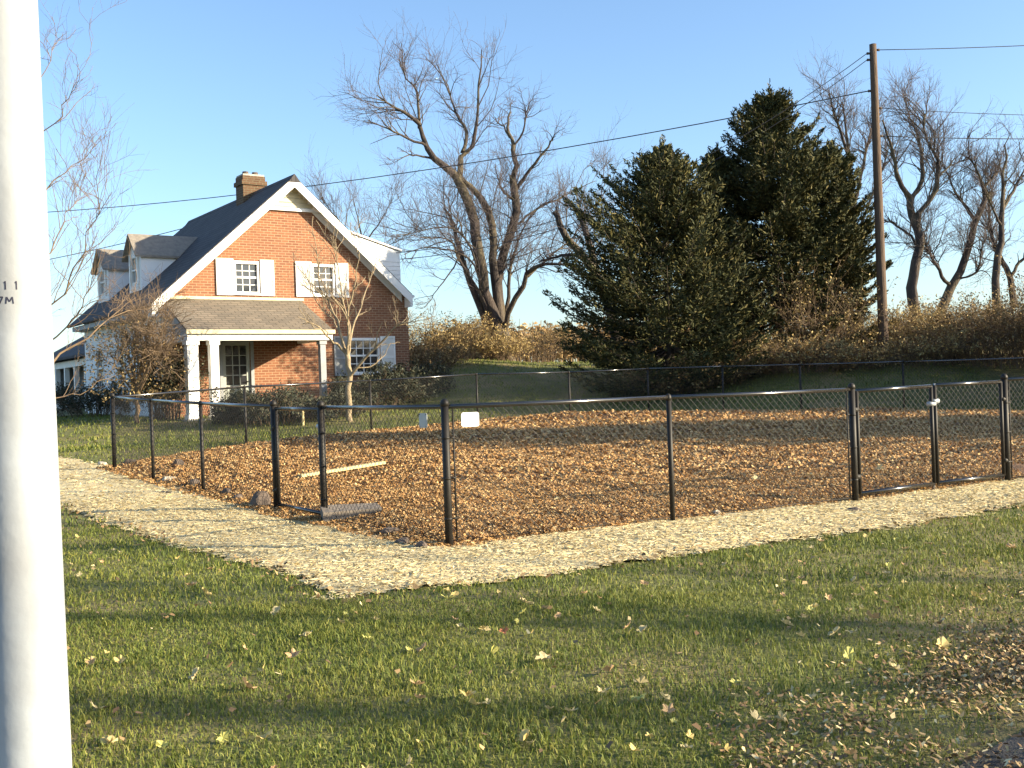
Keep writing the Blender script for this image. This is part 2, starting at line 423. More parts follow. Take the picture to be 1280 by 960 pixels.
def path_z(x, y): return terrain(x, y) + .012 + .016 * np.clip(edge_dist(x, y, POLY_PATH) / .3, 0, 1) + .008 * wob(x, y, 3)
def path_in(x, y): return inpoly(x + .07 * wob(x, y, 1.3), y + .07 * wob(y, x, 1.1), POLY_PATH)
tag(grid_sheet("path", np.arange(-17, 14, .1), np.arange(7, 26, .1), path_z, 'path', path_in), "pale straw covered path round the fenced yard", kind='structure')
def mulch_z(x, y):
    e = edge_dist(x, y, POLY_MULCH)
    return terrain(x, y) + .012 + .055 * np.clip(e / .6, 0, 1) + .022 * wob(x, y, 2.2) + .05 * np.clip(wob(x, y, .55), 0, 1) * np.clip(e / 1.5, 0, 1) + .16 * np.exp(-((x - 2.2) / 2.5) ** 2 - ((y - 26.3) / .7) ** 2) + .1 * np.exp(-((x - 8) / 1.6) ** 2 - ((y - 25.4) / .6) ** 2)
def mulch_in(x, y): return inpoly(x + .06 * wob(x, y, 1.7), y + .06 * wob(y, x, 1.4), POLY_MULCH)
tag(grid_sheet("mulch_bed", np.arange(-7.4, 12, .1), np.arange(9, 29.2, .1), mulch_z, 'mulch', mulch_in), "brown wood chip mulch filling the fenced yard", kind='structure')
(x0, y0), (dx, dy) = ROAD_LINE
nrm = (dy, -dx)
rv, rf = [], []
for k in range(60):
    t = -14 + k * .5
    w_ = .05 * math.sin(k * 1.3) + .04 * math.sin(k * .7)
    for off in (.0 + w_, 1.0, 3.0, 8.0):
        x, y = x0 + dx * t + nrm[0] * off, y0 + dy * t + nrm[1] * off
        rv.append((x, y, tz(x, y) + .012))
for k in range(59):
    for j in range(3):
        a = k * 4 + j; rf.append((a, a + 1, a + 5, a + 4))
tag(link_mesh("road", rv, rf, 'road', smooth=True), "dark asphalt road edge at the bottom corner", kind='structure')

# ------------------------------------------------------------------ ground scatter (stuff)
def in_view(x, y, margin=.6):
    px = 640 + F_PX * x / np.maximum(y, .1)
    return (px > -60 - margin * 100) & (px < 1340 + margin * 100) & (y > 3.2)

def scatter(n, x0, x1, y0, y1, test):
    x = rng.uniform(x0, x1, n); y = rng.uniform(y0, y1, n)
    k = test(x, y) & in_view(x, y); return x[k], y[k]

def blades(n, box, h, w, dens=None):
    x, y = scatter(n, *box, lambda x, y: ~mulch_in(x, y) & (~path_in(x, y) | ((edge_dist(x, y, POLY_PATH) < .10) & (rng.random(x.shape) < .5))) & (road_side(x, y) < -.05 + .25 * (rng.random(x.shape) - .5)))
    thinout = rng.random(len(x)) < np.clip(.88 + .3 * wob(x, y, .35) - .5 * np.exp(-((road_side(x, y) + .3) / .9) ** 2) * (x > .8), .06, 1)
    x, y = x[thinout], y[thinout]
    m = len(x); z = terrain(x, y) - .004
    hh = h * rng.uniform(.5, 1.25, m) * (1 + .45 * np.clip(wob(x, y, 1.1) + .3 * wob(y, x, 3.1), -.8, 1.3)); ww = w * rng.uniform(.6, 1.3, m)
    a = rng.uniform(0, 2 * np.pi, m); lean = rng.uniform(.2, 1.0, m); b = rng.uniform(0, 2 * np.pi, m)
    p = np.stack([x, y, z], 1); s = np.stack([np.cos(a), np.sin(a), 0 * a], 1) * ww[:, None] * .5
    d = np.stack([np.cos(b), np.sin(b), 0 * b], 1) * (hh * lean)[:, None]
    mid = p + d * .35 + np.array([0, 0, 1]) * (hh * .6)[:, None]
    tip = p + d + np.array([0, 0, 1]) * (hh * (1.05 - .5 * lean))[:, None]
    V = np.stack([p - s, p + s, mid + s * .8, mid - s * .8, tip + s * .15, tip - s * .15], 1).reshape(-1, 3)
    i = np.arange(m)[:, None] * 6
    Fq = np.concatenate([i + np.array([[0, 1, 2, 3]]), i + np.array([[3, 2, 4, 5]])], 0)
    return V, Fq

gp = [blades(190000, (-4, 5, 3.4, 7.0), .040, .0048), blades(120000, (-6.5, 8, 7.0, 12), .045, .0075), blades(50000, (-12, 12, 12, 24), .07, .016), blades(60000, (-15, 14, 22, 42), .09, .022)]
V, Fq = merge_np(gp)
tag(np_mesh("grass", V, Fq, 'blade'), "short olive grass blades with dead yellow ones", kind='stuff')

def flat_bits(x, y, z, ln, wd, tilt=.5, lift=.01):
    n = len(x)
    a = rng.uniform(0, 2 * np.pi, n); l = ln * rng.uniform(.5, 1.4, n); w = wd * rng.uniform(.5, 1.4, n)
    u = np.stack([np.cos(a), np.sin(a), rng.normal(0, tilt, n)], 1); u = unit(u)
    t = np.stack([-np.sin(a), np.cos(a), rng.normal(0, tilt, n)], 1); t = unit(t)
    c = np.stack([x, y, z + lift * rng.uniform(.3, 1.5, n)], 1)
    return quads_np(c, u * l[:, None] / 2, t * w[:, None] / 2, np.stack([0 * a, 0 * a, w * rng.uniform(-.3, .3, n)], 1))

bits = []
for (n, box, ln, wd) in ((230000, (-4, 6.2, 9, 14), .031, .016), (120000, (-7, 9, 14, 20), .052, .028), (70000, (-7, 12, 20, 29), .075, .042)):
    x, y = scatter(n, *box, mulch_in)
    bits.append(flat_bits(x, y, mulch_z(x, y), ln, wd, .55, .02))
V, Fq = merge_np(bits)
tag(np_mesh("wood_chips", V, Fq, 'chip'), "orange brown wood chips and leaves covering the fenced yard", kind='stuff')
bits = []
for (n, box, ln, wd) in ((150000, (-6, 8, 7, 14), .055, .010), (50000, (-14, 12, 14, 24), .09, .018)):
    x, y = scatter(n, *box, lambda x, y: inpoly(x + .12 * wob(x, y, 2), y + .12 * wob(y, x, 2), POLY_PATH) & ~mulch_in(x, y))
    bits.append(flat_bits(x, y, np.maximum(path_z(x, y), terrain(x, y) + .012), ln, wd, .13, .008))
V, Fq = merge_np(bits)
tag(np_mesh("straw", V, Fq, 'straw'), "loose pale straw spread over the path", kind='stuff')
bits = []
x, y = scatter(100000, .7, 4.8, 3.2, 7.4, lambda x, y: (rng.random(x.shape) < np.exp(-((road_side(x, y) + .12) / .52) ** 2) * np.clip(.6 + .8 * wob(x, y, .9), .1, 1)) & (road_side(x, y) < .5))
bits.append(flat_bits(x, y, terrain(x, y) + .016, .023, .013, .6, .016))
x, y = scatter(7000, -5, 8, 3.4, 12, lambda x, y: ~path_in(x, y) & ~mulch_in(x, y))
x, y = x[::7], y[::7]
bits.append(flat_bits(x, y, terrain(x, y) + .035, .03, .02, .5, .02))
x, y = scatter(24000, -8, 9, 7, 19, lambda x, y: (edge_dist(x, y, POLY_PATH) < .16) & (rng.random(x.shape) < .6))
bits.append(flat_bits(x, y, terrain(x, y) + .025, .04, .025, .6, .02))
V, Fq = merge_np(bits)
tag(np_mesh("leaf_litter", V, Fq, 'litter'), "brown leaf litter along the road edge and the path", kind='stuff')

# ------------------------------------------------------------------ house
HR = thing("brick_house", (-9.95, 31.0, .6), "red brick gable house with white trim, porch and roof dormers", "house", rz=R(35))
GW, RID, EAV, HL, SL = 8.06, 7.42, 3.80, 9.06, .886
def zr(x): return RID - SL * abs(x - GW / 2)

def clip_poly(poly, a, b, c):      # keep a*x+b*z<=c
    out = []; n = len(poly)
    for i in range(n):
        p, q = poly[i], poly[(i + 1) % n]; dp = a * p[0] + b * p[1] - c; dq = a * q[0] + b * q[1] - c
        if dp <= 0: out.append(p)
        if (dp < 0 < dq) or (dq < 0 < dp):
            t = dp / (dp - dq); out.append((p[0] + t * (q[0] - p[0]), p[1] + t * (q[1] - p[1])))
    return out

def holed_wall(x0, x1, z0, z1, holes, mapf, planes=(), depth=.14):
    "a wall face with openings and reveals; mapf(x, z, d) -> point, d into the wall"
    mb = MB(); X = sorted({x0, x1} | {h[0] for h in holes} | {h[1] for h in holes}); Z = sorted({z0, z1} | {h[2] for h in holes} | {h[3] for h in holes})
    for i in range(len(X) - 1):
        for j in range(len(Z) - 1):
            cx, cz = (X[i] + X[i + 1]) / 2, (Z[j] + Z[j + 1]) / 2
            if any(h[0] < cx < h[1] and h[2] < cz < h[3] for h in holes): continue
            p = [(X[i], Z[j]), (X[i + 1], Z[j]), (X[i + 1], Z[j + 1]), (X[i], Z[j + 1])]
            for pl in planes: p = clip_poly(p, *pl) if p else p
            if len(p) >= 3: mb.add([mapf(a, b, 0) for a, b in p], [tuple(range(len(p)))])
    for h in holes:
        c = [(h[0], h[2]), (h[1], h[2]), (h[1], h[3]), (h[0], h[3])]
        for k in range(4):
            a, b = c[k], c[(k + 1) % 4]
            mb.add([mapf(*a, 0), mapf(*b, 0), mapf(*b, depth), mapf(*a, depth)], [(0, 1, 2, 3)])
    return mb

front = lambda x, z, d: (x, d, z)
UW = [(2.16, 2.94, 3.86, 4.84), (4.68, 5.44, 3.86, 4.84)]
LW = (5.85, 6.95, 1.38, 2.52)
DR = (1.72, 2.58, .22, 2.42)
gab = [(-SL, 1, RID - SL * GW / 2 - .06), (SL, 1, RID + SL * GW / 2 - .06)]
holed_wall(0, GW, -.6, RID, UW + [LW, DR], front, gab).build("gable_wall", 'brick', HR)
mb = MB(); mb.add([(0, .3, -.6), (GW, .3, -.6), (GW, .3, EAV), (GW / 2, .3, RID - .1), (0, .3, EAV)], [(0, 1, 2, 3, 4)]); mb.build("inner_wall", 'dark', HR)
holes_l = [(1.2, 2.1, 1.2, 2.6), (4.0, 4.9, 1.2, 2.6), (6.6, 7.5, 1.2, 2.6)]
leftf = lambda a, z, d: (d, a, z)
holed_wall(0, HL, -.6, EAV, holes_l, leftf).build("side_wall", 'siding', HR)
mb = MB(); mb.add([(GW, 0, -.6), (GW, HL, -.6), (GW, HL, EAV), (GW, 0, EAV)], [(0, 1, 2, 3)]); mb.add([(0, HL, -.6), (GW, HL, -.6), (GW, HL, EAV), (GW / 2, HL, RID), (0, HL, EAV)], [(4, 3, 2, 1, 0)]); mb.build("rear_wall", 'brick', HR)

def window(x0, x1, z0, z1, mapf, parent, nx=3, nz=2, sash=True, fm='white', d0=.06):
    "frame = the window mesh; panes, muntins and meeting rail as its sub-parts"
    fr = MB(); w = .055
    def bx(a, b, c, d, y0, y1):
        p = [mapf(a, c, y0), mapf(b, c, y0), mapf(b, d, y0), mapf(a, d, y0), mapf(a, c, y1), mapf(b, c, y1), mapf(b, d, y1), mapf(a, d, y1)]
        return p, [(0, 1, 2, 3), (7, 6, 5, 4), (0, 4, 5, 1), (1, 5, 6, 2), (2, 6, 7, 3), (3, 7, 4, 0)]
    for r_ in ((x0, x0 + w, z0, z1), (x1 - w, x1, z0, z1), (x0 + w, x1 - w, z0, z0 + w), (x0 + w, x1 - w, z1 - w * 1.6, z1)):
        fr.add(*bx(*r_, -.02, .12))
    fr.add(*bx(x0 - .06, x1 + .06, z0 - .05, z0 - .002, -.07, .10))
    win = fr.build("window", fm, parent)
    halves = [(z0 + w, (z0 + z1) / 2), ((z0 + z1) / 2, z1 - w * 1.6)] if sash else [(z0 + w, z1 - w * 1.6)]
    if sash:
        mb = MB(); zm = (z0 + z1) / 2; mb.add(*bx(x0 + w, x1 - w, zm - .03, zm + .03, .02, .08)); mb.build("meeting_rail", fm, win)
    for (a, b) in halves:
        mu = MB()
        for i in range(1, nx):
            xx = x0 + w + (x1 - x0 - 2 * w) * i / nx; mu.add(*bx(xx - .012, xx + .012, a, b, .05, .085))
        for j in range(1, nz):
            zz = a + (b - a) * j / nz; mu.add(*bx(x0 + w, x1 - w, zz - .012, zz + .012, .052, .083))
        mu.build("muntin", fm, win)
        for i in range(nx):
            for j in range(nz):
                xa, xb = x0 + w + (x1 - x0 - 2 * w) * i / nx, x0 + w + (x1 - x0 - 2 * w) * (i + 1) / nx
                za, zb = a + (b - a) * j / nz, a + (b - a) * (j + 1) / nz
                pb = MB(); pb.add([mapf(xa, za, .07), mapf(xb, za, .07 + .002 * ((i + j) % 2)), mapf(xb, zb, .072), mapf(xa, zb, .07)], [(0, 1, 2, 3)])
                pb.build("pane", 'glass', win)
    return win

def shutter(x0, x1, z0, z1, m, parent=None, y=-.055):
    mb = MB(); w = .05
    mb.box(x0, x1, y + .02, -.004, z0, z1)
    mb.box(x0, x0 + w, y, y + .0195, z0, z1); mb.box(x1 - w, x1, y, y + .0195, z0, z1)
    zm = z0 + (z1 - z0) * .45
    for a, b in ((z0, z0 + w * 1.4), (zm - w * .6, zm + w * .6), (z1 - w, z1)): mb.box(x0 + w + .001, x1 - w - .001, y, y + .0195, a, b)
    n = 14
    for (a, b) in ((z0 + w * 1.4, zm - w * .6), (zm + w * .6, z1 - w)):
        for i in range(n):
            zz = a + (b - a) * (i + .5) / n; h = (b - a) / n * .7
            mb.add([(x0 + w, y + .018, zz - h / 2), (x1 - w, y + .018, zz - h / 2), (x1 - w, y + .006, zz + h / 2 - .01), (x0 + w, y + .006, zz + h / 2 - .01)], [(0, 1, 2, 3)])
    return mb.build("shutter", m, HR)

for w_ in UW:
    window(*w_, front, HR)
    shutter(w_[0] - .56, w_[0] - .03, w_[2] - .06, w_[3] + .05, 'white'); shutter(w_[1] + .03, w_[1] + .47, w_[2] - .06, w_[3] + .05, 'white')
window(*LW, front, HR, 4, 2)
shutter(LW[0] - .52, LW[0] - .03, LW[2] - .06, LW[3] + .05, 'grey'); shutter(LW[1] + .03, LW[1] + .56, LW[2] - .06, LW[3] + .05, 'white')  # left shutter coloured grey for the shade lying on it
for h in holes_l: window(*h, leftf, HR, 3, 2)
# door
mb = MB(); x0, x1, z0, z1 = DR
for r_ in ((x0 - .1, x0 - .002, z0, z1 + .1), (x1 + .002, x1 + .1, z0, z1 + .1), (x0 - .002, x1 + .002, z1 + .002, z1 + .1)): mb.box(r_[0], r_[1], -.03, .03, r_[2], r_[3])
mb.build("door_frame", 'grey', HR)
mb = MB(); mb.box(x0, x1, .05, .10, z0, z0 + .9)
for r_ in ((x0, x0 + .11, z0 + .9, z1), (x1 - .11, x1, z0 + .9, z1), (x0 + .11, x1 - .11, z1 - .12, z1)): mb.box(r_[0], r_[1], .05, .10, r_[2], r_[3])
mb.box(x0 + .13, x0 + .40, .038, .0499, z0 + .15, z0 + .75); mb.box(x1 - .40, x1 - .13, .038, .0499, z0 + .15, z0 + .75)
dr = mb.build("door", 'door', HR)
ax, bx_, az, bz = x0 + .11, x1 - .11, z0 + .9, z1 - .12
mu = MB()
for i in (1, 2): xx = ax + (bx_ - ax) * i / 3; mu.box(xx - .012, xx + .012, .055, .095, az, bz)
for j in (1, 2, 3): zz = az + (bz - az) * j / 4; mu.box(ax, bx_, .057, .093, zz - .012, zz + .012)
mu.build("muntin", 'door', dr)
for i in range(3):
    for j in range(4):
        pb = MB(); xa, xb = ax + (bx_ - ax) * i / 3, ax + (bx_ - ax) * (i + 1) / 3; za, zb = az + (bz - az) * j / 4, az + (bz - az) * (j + 1) / 4
        pb.add([(xa, .075, za), (xb, .075, za), (xb, .076, zb), (xa, .075, zb)], [(0, 1, 2, 3)]); pb.build("pane", 'glass', dr)
hb = MB(); hb.tube([(x1 - .06, .05, z0 + 1.0), (x1 - .06, .0, z0 + 1.0), (x1 - .16, -.005, z0 + 1.0)], .015, 6); hb.build("handle", 'black', dr)
# roof slabs
OV, TH = .42, .14
for sgn, nm in ((-1, "left"), (1, "right")):
    OV = .42 if sgn < 0 else -.03
    c = GW / 2; xe = c + sgn * (c + OV)
    mb = MB(); mb.prism([(c, -.38, RID + .05), (xe, -.38, zr(xe) + .05), (xe, -.38, zr(xe) + .05 - .05), (c, -.38, RID)], (0, HL + .76, 0))
    rf_ = mb.build("roof", 'roof', HR)
    # rake boards and soffit at the gable, white
    rk = MB(); rk.prism([(c, -.40, RID + .012), (xe, -.40, zr(xe) + .012), (xe, -.40, zr(xe) - .30), (c, -.40, RID - .30)], (0, .045, 0))
    rk.prism([(c, -.354, RID - .012), (xe, -.354, zr(xe) - .012), (xe, -.354, zr(xe) - .05), (c, -.354, RID - .05)], (0, .352, 0))
    rk.prism([(c, -.03, RID - .055), (xe - sgn * .2, -.03, zr(xe - sgn * .2) - .055), (xe - sgn * .2, -.03, zr(xe - sgn * .2) - .36), (c, -.03, RID - .36)], (0, .027, 0))
    rk.build("rake_board", 'white', HR)
    cr = MB(); xa, xb = sorted((xe, c + sgn * (c - .12))); cr.box(xa, xb, -.39, -.004, zr(xe) - .36, zr(xe) - .06); cr.build("cornice_return", 'white', HR)
    gt = MB(); gt.tube([(xe + sgn * .05, -.36, zr(xe) - .02), (xe + sgn * .05, HL + .3, zr(xe) - .02)], .05, 8); gt.build("gutter", 'roof' if sgn < 0 else 'white', HR)  # left gutter takes the dark roof colour in place of shade
    ea = MB(); ea.box(*sorted((c + sgn * (c + .004), c + sgn * (c + max(OV, .08)) - sgn * .02)), .0, HL, zr(xe) - .22, zr(xe) - .07); ea.build("eave_soffit", 'grey' if sgn < 0 else 'white', HR)  # left soffit greyed in its colour as if shaded
mb = MB(); mb.prism([(GW / 2 - .2, -.41, RID + .02 - .177), (GW / 2, -.41, RID + .10), (GW / 2 + .2, -.41, RID + .02 - .177)], (0, HL + .82, 0)); mb.build("ridge_cap", 'roof', HR)
# peak panel with lap boards
zb_ = 6.52; hw = (RID - .1 - zb_) / SL
mb = MB(); mb.prism([(GW / 2 - hw, -.055, zb_), (GW / 2 + hw, -.055, zb_), (GW / 2, -.055, RID - .1)], (0, .05, 0)); pk = mb.build("peak_panel", 'white', HR)
for i in range(5):
    z_ = zb_ + .03 + i * .14; a = (RID - .12 - z_ - .12) / SL
    if a > .05:
        mb = MB(); mb.prism([(GW / 2 - a, -.06, z_), (GW / 2 + a, -.06, z_), (GW / 2 + a, -.085, z_ + .004), (GW / 2 - a, -.085, z_ + .004)], (0, .008, .125)); mb.build("lap_board", 'cream', pk)
mb = MB(); mb.box(GW / 2 - hw - .1, GW / 2 + hw + .1, -.1, -.002, zb_ - .09, zb_ - .003); mb.build("peak_sill", 'white', HR)
# chimney
mb = MB(); mb.box(GW / 2 - .42, GW / 2 + .35, 2.75, 3.4, 6.6, 8.02); ch = mb.build("chimney", 'brickd', HR)
mb = MB(); mb.box(GW / 2 - .47, GW / 2 + .40, 2.70, 3.45, 7.72, 7.86); mb.build("corbel", 'brickd', ch)
mb = MB(); mb.box(GW / 2 - .40, GW / 2 + .33, 2.77, 3.38, 8.022, 8.08); mb.build("chimney_cap", 'concrete', ch)
for xx in (-.2, .13):
    mb = MB(); mb.tube([(GW / 2 + xx, 3.07, 8.05), (GW / 2 + xx, 3.07, 8.2)], .1, 10); mb.build("flue", 'rock', ch)
# two gabled dormers on the left slope
def dormer(y0, y1):
    xf, ze, zt = .38, 5.36, 6.02
    xc = lambda z: GW / 2 - (RID - z) / SL
    ym = (y0 + y1) / 2
    hole = (y0 + .32, y1 - .32, 4.48, 5.36)
    mf = lambda a, z, d: (xf + d, a, z)
    mb = holed_wall(y0, y1, zr(xf) - .1, zt, [hole], mf, [(-(zt - ze) / (ym - y0), 1, ze - (zt - ze) / (ym - y0) * y0), ((zt - ze) / (ym - y0), 1, ze + (zt - ze) / (ym - y0) * y1)], .1)
    for yy in (y0, y1): mb.add([(xf, yy, zr(xf) - .1), (xf, yy, ze), (xc(ze), yy, ze)], [(0, 1, 2)])
    mb.add([(xf + .2, y0, zr(xf)), (xf + .2, y1, zr(xf)), (xf + .2, y1, ze), (xf + .2, y0, ze)], [(0, 1, 2, 3)])
    d = mb.build("dormer", 'siding', HR)
    for s_, yy in ((-1, y0), (1, y1)):
        yo = yy + s_ * .10; zo = ze - .10 * (zt - ze) / (ym - y0)
        rb = MB(); rb.prism([(xf - .2, ym, zt + .06), (xf - .2, yo, zo + .06), (xc(zo) - .02, yo, zo + .06), (xc(zt) - .0, ym, zt + .06)], (0, 0, -.07)); rb.build("dormer_roof", 'droof', d)
    window(*hole, mf, d, 2, 2)
    for ya in (y0 + .23, y1 - .31):
        tr = MB(); tr.prism([(xf - .06, ya, hole[2] - .06), (xf - .06, ya + .08, hole[2] - .06), (xf - .06, ya + .08, hole[3] + .1), (xf - .06, ya, hole[3] + .1)], (.055, 0, 0)); tr.build("casing", 'white', d)
# sub-parts of a window on a dormer would be a fourth level: keep dormer windows flat under the dormer
_win = window
def window(x0, x1, z0, z1, mapf, parent, nx=3, nz=2, sash=True, fm='white', d0=.06):
    fr = MB(); w = .05
    for (a, b, c, e) in ((x0, x0 + w, z0, z1), (x1 - w, x1, z0, z1), (x0 + w, x1 - w, z0, z0 + w), (x0 + w, x1 - w, z1 - w, z1), (x0 + w, x1 - w, (z0 + z1) / 2 - .025, (z0 + z1) / 2 + .025), ((x0 + x1) / 2 - .015, (x0 + x1) / 2 + .015, z0 + w, z1 - w)):
        p = [mapf(a, c, -.01), mapf(b, c, -.01), mapf(b, e, -.01), mapf(a, e, -.01), mapf(a, c, .06), mapf(b, c, .06), mapf(b, e, .06), mapf(a, e, .06)]
        fr.add(p, [(0, 1, 2, 3), (7, 6, 5, 4), (0, 4, 5, 1), (1, 5, 6, 2), (2, 6, 7, 3), (3, 7, 4, 0)])
    fr.build("window_frame", fm, parent)
    pb = MB(); pb.add([mapf(x0 + w, z0 + w, .05), mapf(x1 - w, z0 + w, .05), mapf(x1 - w, z1 - w, .051), mapf(x0 + w, z1 - w, .05)], [(0, 1, 2, 3)]); pb.build("pane", 'glass', parent)
dormer(3.25, 4.6); dormer(7.1, 8.5)
# shed dormer on the right slope
xa, xb, zta, ztb = 5.6, 8.0, zr(5.6) + .05, 5.40
mb = MB()
for yy in (.32, 8.6): mb.add([(xa, yy, zr(xa) - .05), (xb, yy, zr(xb) - .05), (xb, yy, ztb), (xa, yy, zta)], [(0, 1, 2, 3)])
mb.add([(xb, .32, zr(xb) - .05), (xb, 8.6, zr(xb) - .05), (xb, 8.6, ztb), (xb, .32, ztb)], [(0, 1, 2, 3)])
sd = mb.build("shed_dormer", 'white', HR)
mb = MB(); mb.prism([(xa - .3, .26, zta + .10), (xb + .06, .26, ztb + .005), (xb + .06, .26, ztb + .06), (xa - .3, .26, zta + .155)], (0, 8.45, 0)); mb.build("dormer_roof", 'white', sd)
n = 9
for i in range(n):
    z_ = zr(xb) + .02 + i * .14
    if z_ > ztb - .12: break
    xl = max(xa + .02, GW / 2 + (RID - z_) / SL)
    mb = MB(); mb.prism([(xl, .318, z_), (xb, .318, z_), (xb, .30, z_ + .002), (xl, .30, z_ + .002)], (0, .008, .13)); mb.build("lap_board", 'white', sd)
# porch
PX0, PX1, PD, PT, PE = -.04, 4.3, 2.15, 3.66, 2.62
mb = MB(); mb.prism([(PX0, -.005, PT), (PX0, -PD, PE + .02), (PX0, -PD, PE - .04), (PX0, -.005, PT - .06)], (PX1 - PX0, 0, 0)); pr_ = mb.build("porch_roof", 'proof', HR)
for xx in (PX0 + .03, PX1 - .09):
    mb = MB(); mb.prism([(xx, -.01, PT - .07), (xx, -PD + .1, PE - .045), (xx, -PD + .1, PE - .10), (xx, -.01, PE - .10)], (.05, 0, 0)); mb.build("porch_gable_end", 'grey', pr_)  # grey here carries the shade on the porch ends
mb = MB(); mb.box(PX0, 4.36, -.04, -.003, PT + .003, PT + .09); mb.build("porch_flashing", 'cream', pr_)
mb = MB(); mb.box(PX0 - .03, PX1 + .03, -PD - .09, -PD + .0, PE - .10, PE + .015); mb.build("gutter", 'cream', pr_)
mb = MB(); mb.box(PX0 + .02, PX1 - .02, -PD + .002, -PD + .2, PE - .28, PE - .10); mb.box(PX0 + .03, PX0 + .2, -PD + .2, -.01, PE - .28, PE - .10); mb.box(PX1 - .2, PX1 - .03, -PD + .2, -.01, PE - .28, PE - .10); mb.build("porch_beam", 'white', HR)
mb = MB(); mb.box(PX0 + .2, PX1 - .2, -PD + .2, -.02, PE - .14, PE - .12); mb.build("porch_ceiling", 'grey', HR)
mb = MB(); mb.box(-.15, 4.25, -2.25, -.01, -.5, .2); mb.build("porch_floor", 'concrete', HR)
for (cx, cm, hw_) in ((.12, 'white', .15), (.74, 'white', .115), (4.0, 'grey', .085)):  # third column: shade put into its colour as grey
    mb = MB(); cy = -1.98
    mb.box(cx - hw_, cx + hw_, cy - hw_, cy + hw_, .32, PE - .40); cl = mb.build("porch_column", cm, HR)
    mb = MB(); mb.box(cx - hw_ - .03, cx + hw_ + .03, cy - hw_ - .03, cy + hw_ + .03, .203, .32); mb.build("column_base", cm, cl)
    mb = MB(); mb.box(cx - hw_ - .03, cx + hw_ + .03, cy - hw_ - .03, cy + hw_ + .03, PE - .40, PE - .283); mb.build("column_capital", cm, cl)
# side wing behind
WX, WY0, WY1 = .9, HL + .01, 19.5
mb = MB(); mb.add([(WX + 1.2, WY0, -.6), (WX + 1.2, WY1, -.6), (WX + 1.2, WY1, 2.8), (WX + 1.2, WY0, 2.8)], [(0, 1, 2, 3)]); mb.add([(WX, WY1, -.6), (6.2, WY1, -.6), (6.2, WY1, 2.7), (3.6, WY1, 4.2), (WX, WY1, 2.7)], [(0, 1, 2, 3, 4)]); mb.build("wing_wall", 'grey', HR)
mb = MB(); mb.prism([(3.6, WY0, 4.35), (WX - .4, WY0, 2.6), (WX - .4, WY0, 2.5), (3.6, WY0, 4.25)], (0, WY1 - WY0 + .3, 0)); mb.prism([(3.6, WY0, 4.35), (6.6, WY0, 2.6), (6.6, WY0, 2.5), (3.6, WY0, 4.25)], (0, WY1 - WY0 + .3, 0)); mb.build("wing_roof", 'roof', HR)
mb = MB(); mb.box(WX - .1, WX + .1, WY0, WY1, 2.2, 2.46); mb.build("wing_beam", 'white', HR)
for k in range(7):
    yy = WY0 + .25 + k * 1.65
    mb = MB(); mb.box(WX - .09, WX + .09, yy - .09, yy + .09, -.5, 2.2); mb.build("wing_post", 'white', HR)
for k in range(3):
    yy = WY0 + .9 + k * 3.2
    mb = MB(); mb.box(WX + 1.14, WX + 1.19, yy, yy + 1.1, -.3, 1.9); mb.build("wing_door", 'dark', HR)

# ------------------------------------------------------------------ fence
def post_part(root, x, y, h, r, cap='dome', name="post"):
    z = tz(x, y); o = root.location
    mb = MB(); mb.tube([(x, y, z - .15), (x, y, z + h)], r, 12); p = mb.build(name, 'black', root, True, o)
    mb = MB()
    prof = [(r * 1.12, h - .03), (r * 1.15, h), (r * .9, h + .02), (r * .3, h + .035)]
    mb.tube([(x, y, z + a[1]) for a in prof], [a[0] for a in prof], 12); mb.build("post_cap", 'black', p, True, o)
    return p

def chain_link(root, a, b, z0a, z0b, h, sp=.055, r=.0020, name="chain_link_mesh"):
    a = np.array(a); b = np.array(b); L = np.hypot(*(b - a)); o = root.location
    segs = []
    st = sp * math.sqrt(2)
    for sgn in (1, -1):
        k = np.arange(-h if sgn > 0 else 0, L + (0 if sgn > 0 else h), st)
        for q in k:     # line u = q + sgn*v
            v0, v1 = 0.0, h
            if sgn > 0: v0 = max(0, -q); v1 = min(h, L - q)
            else: v0 = max(0, q - L); v1 = min(h, q)
            if v1 - v0 < .02: continue
            segs.append((q + sgn * v0, v0, q + sgn * v1, v1, sgn * .002))
    s = np.array(segs); n_ = np.array([-(b - a)[1], (b - a)[0]]) / L
    def pt(u, v, d):
        t = (u / L)[:, None]; xy = a[None] * (1 - t) + b[None] * t + n_[None] * d[:, None]
        return np.concatenate([xy, ((z0a * (1 - t[:, 0]) + z0b * t[:, 0]) + v)[:, None]], 1)
    Pt = np.stack([pt(s[:, 0], s[:, 1], s[:, 4]), pt(s[:, 2], s[:, 3], s[:, 4])], 1) - np.array(o)
    V, Fq = tubes_np(Pt, np.full(Pt.shape[:2], r), 3)
    ob = np_mesh(name, V, Fq, 'wirem', root); ob['kind'] = 'stuff'
    return ob

def bay(root, a, b, h=1.22, mid=False):
    za, zb = tz(*a), tz(*b); o = root.location
    mb = MB(); mb.tube([(a[0], a[1], za + h), ((a[0] + b[0]) / 2, (a[1] + b[1]) / 2, (za + zb) / 2 + h - .004), (b[0], b[1], zb + h)], .0205, 10); mb.build("top_rail", 'rail', root, True, o)
    mb = MB(); mb.tube([(a[0], a[1], za + .06), (b[0], b[1], zb + .06)], .004, 5); mb.build("tension_wire", 'black', root, True, o)
    chain_link(root, a, b, za + .05, zb + .05, h - .04)

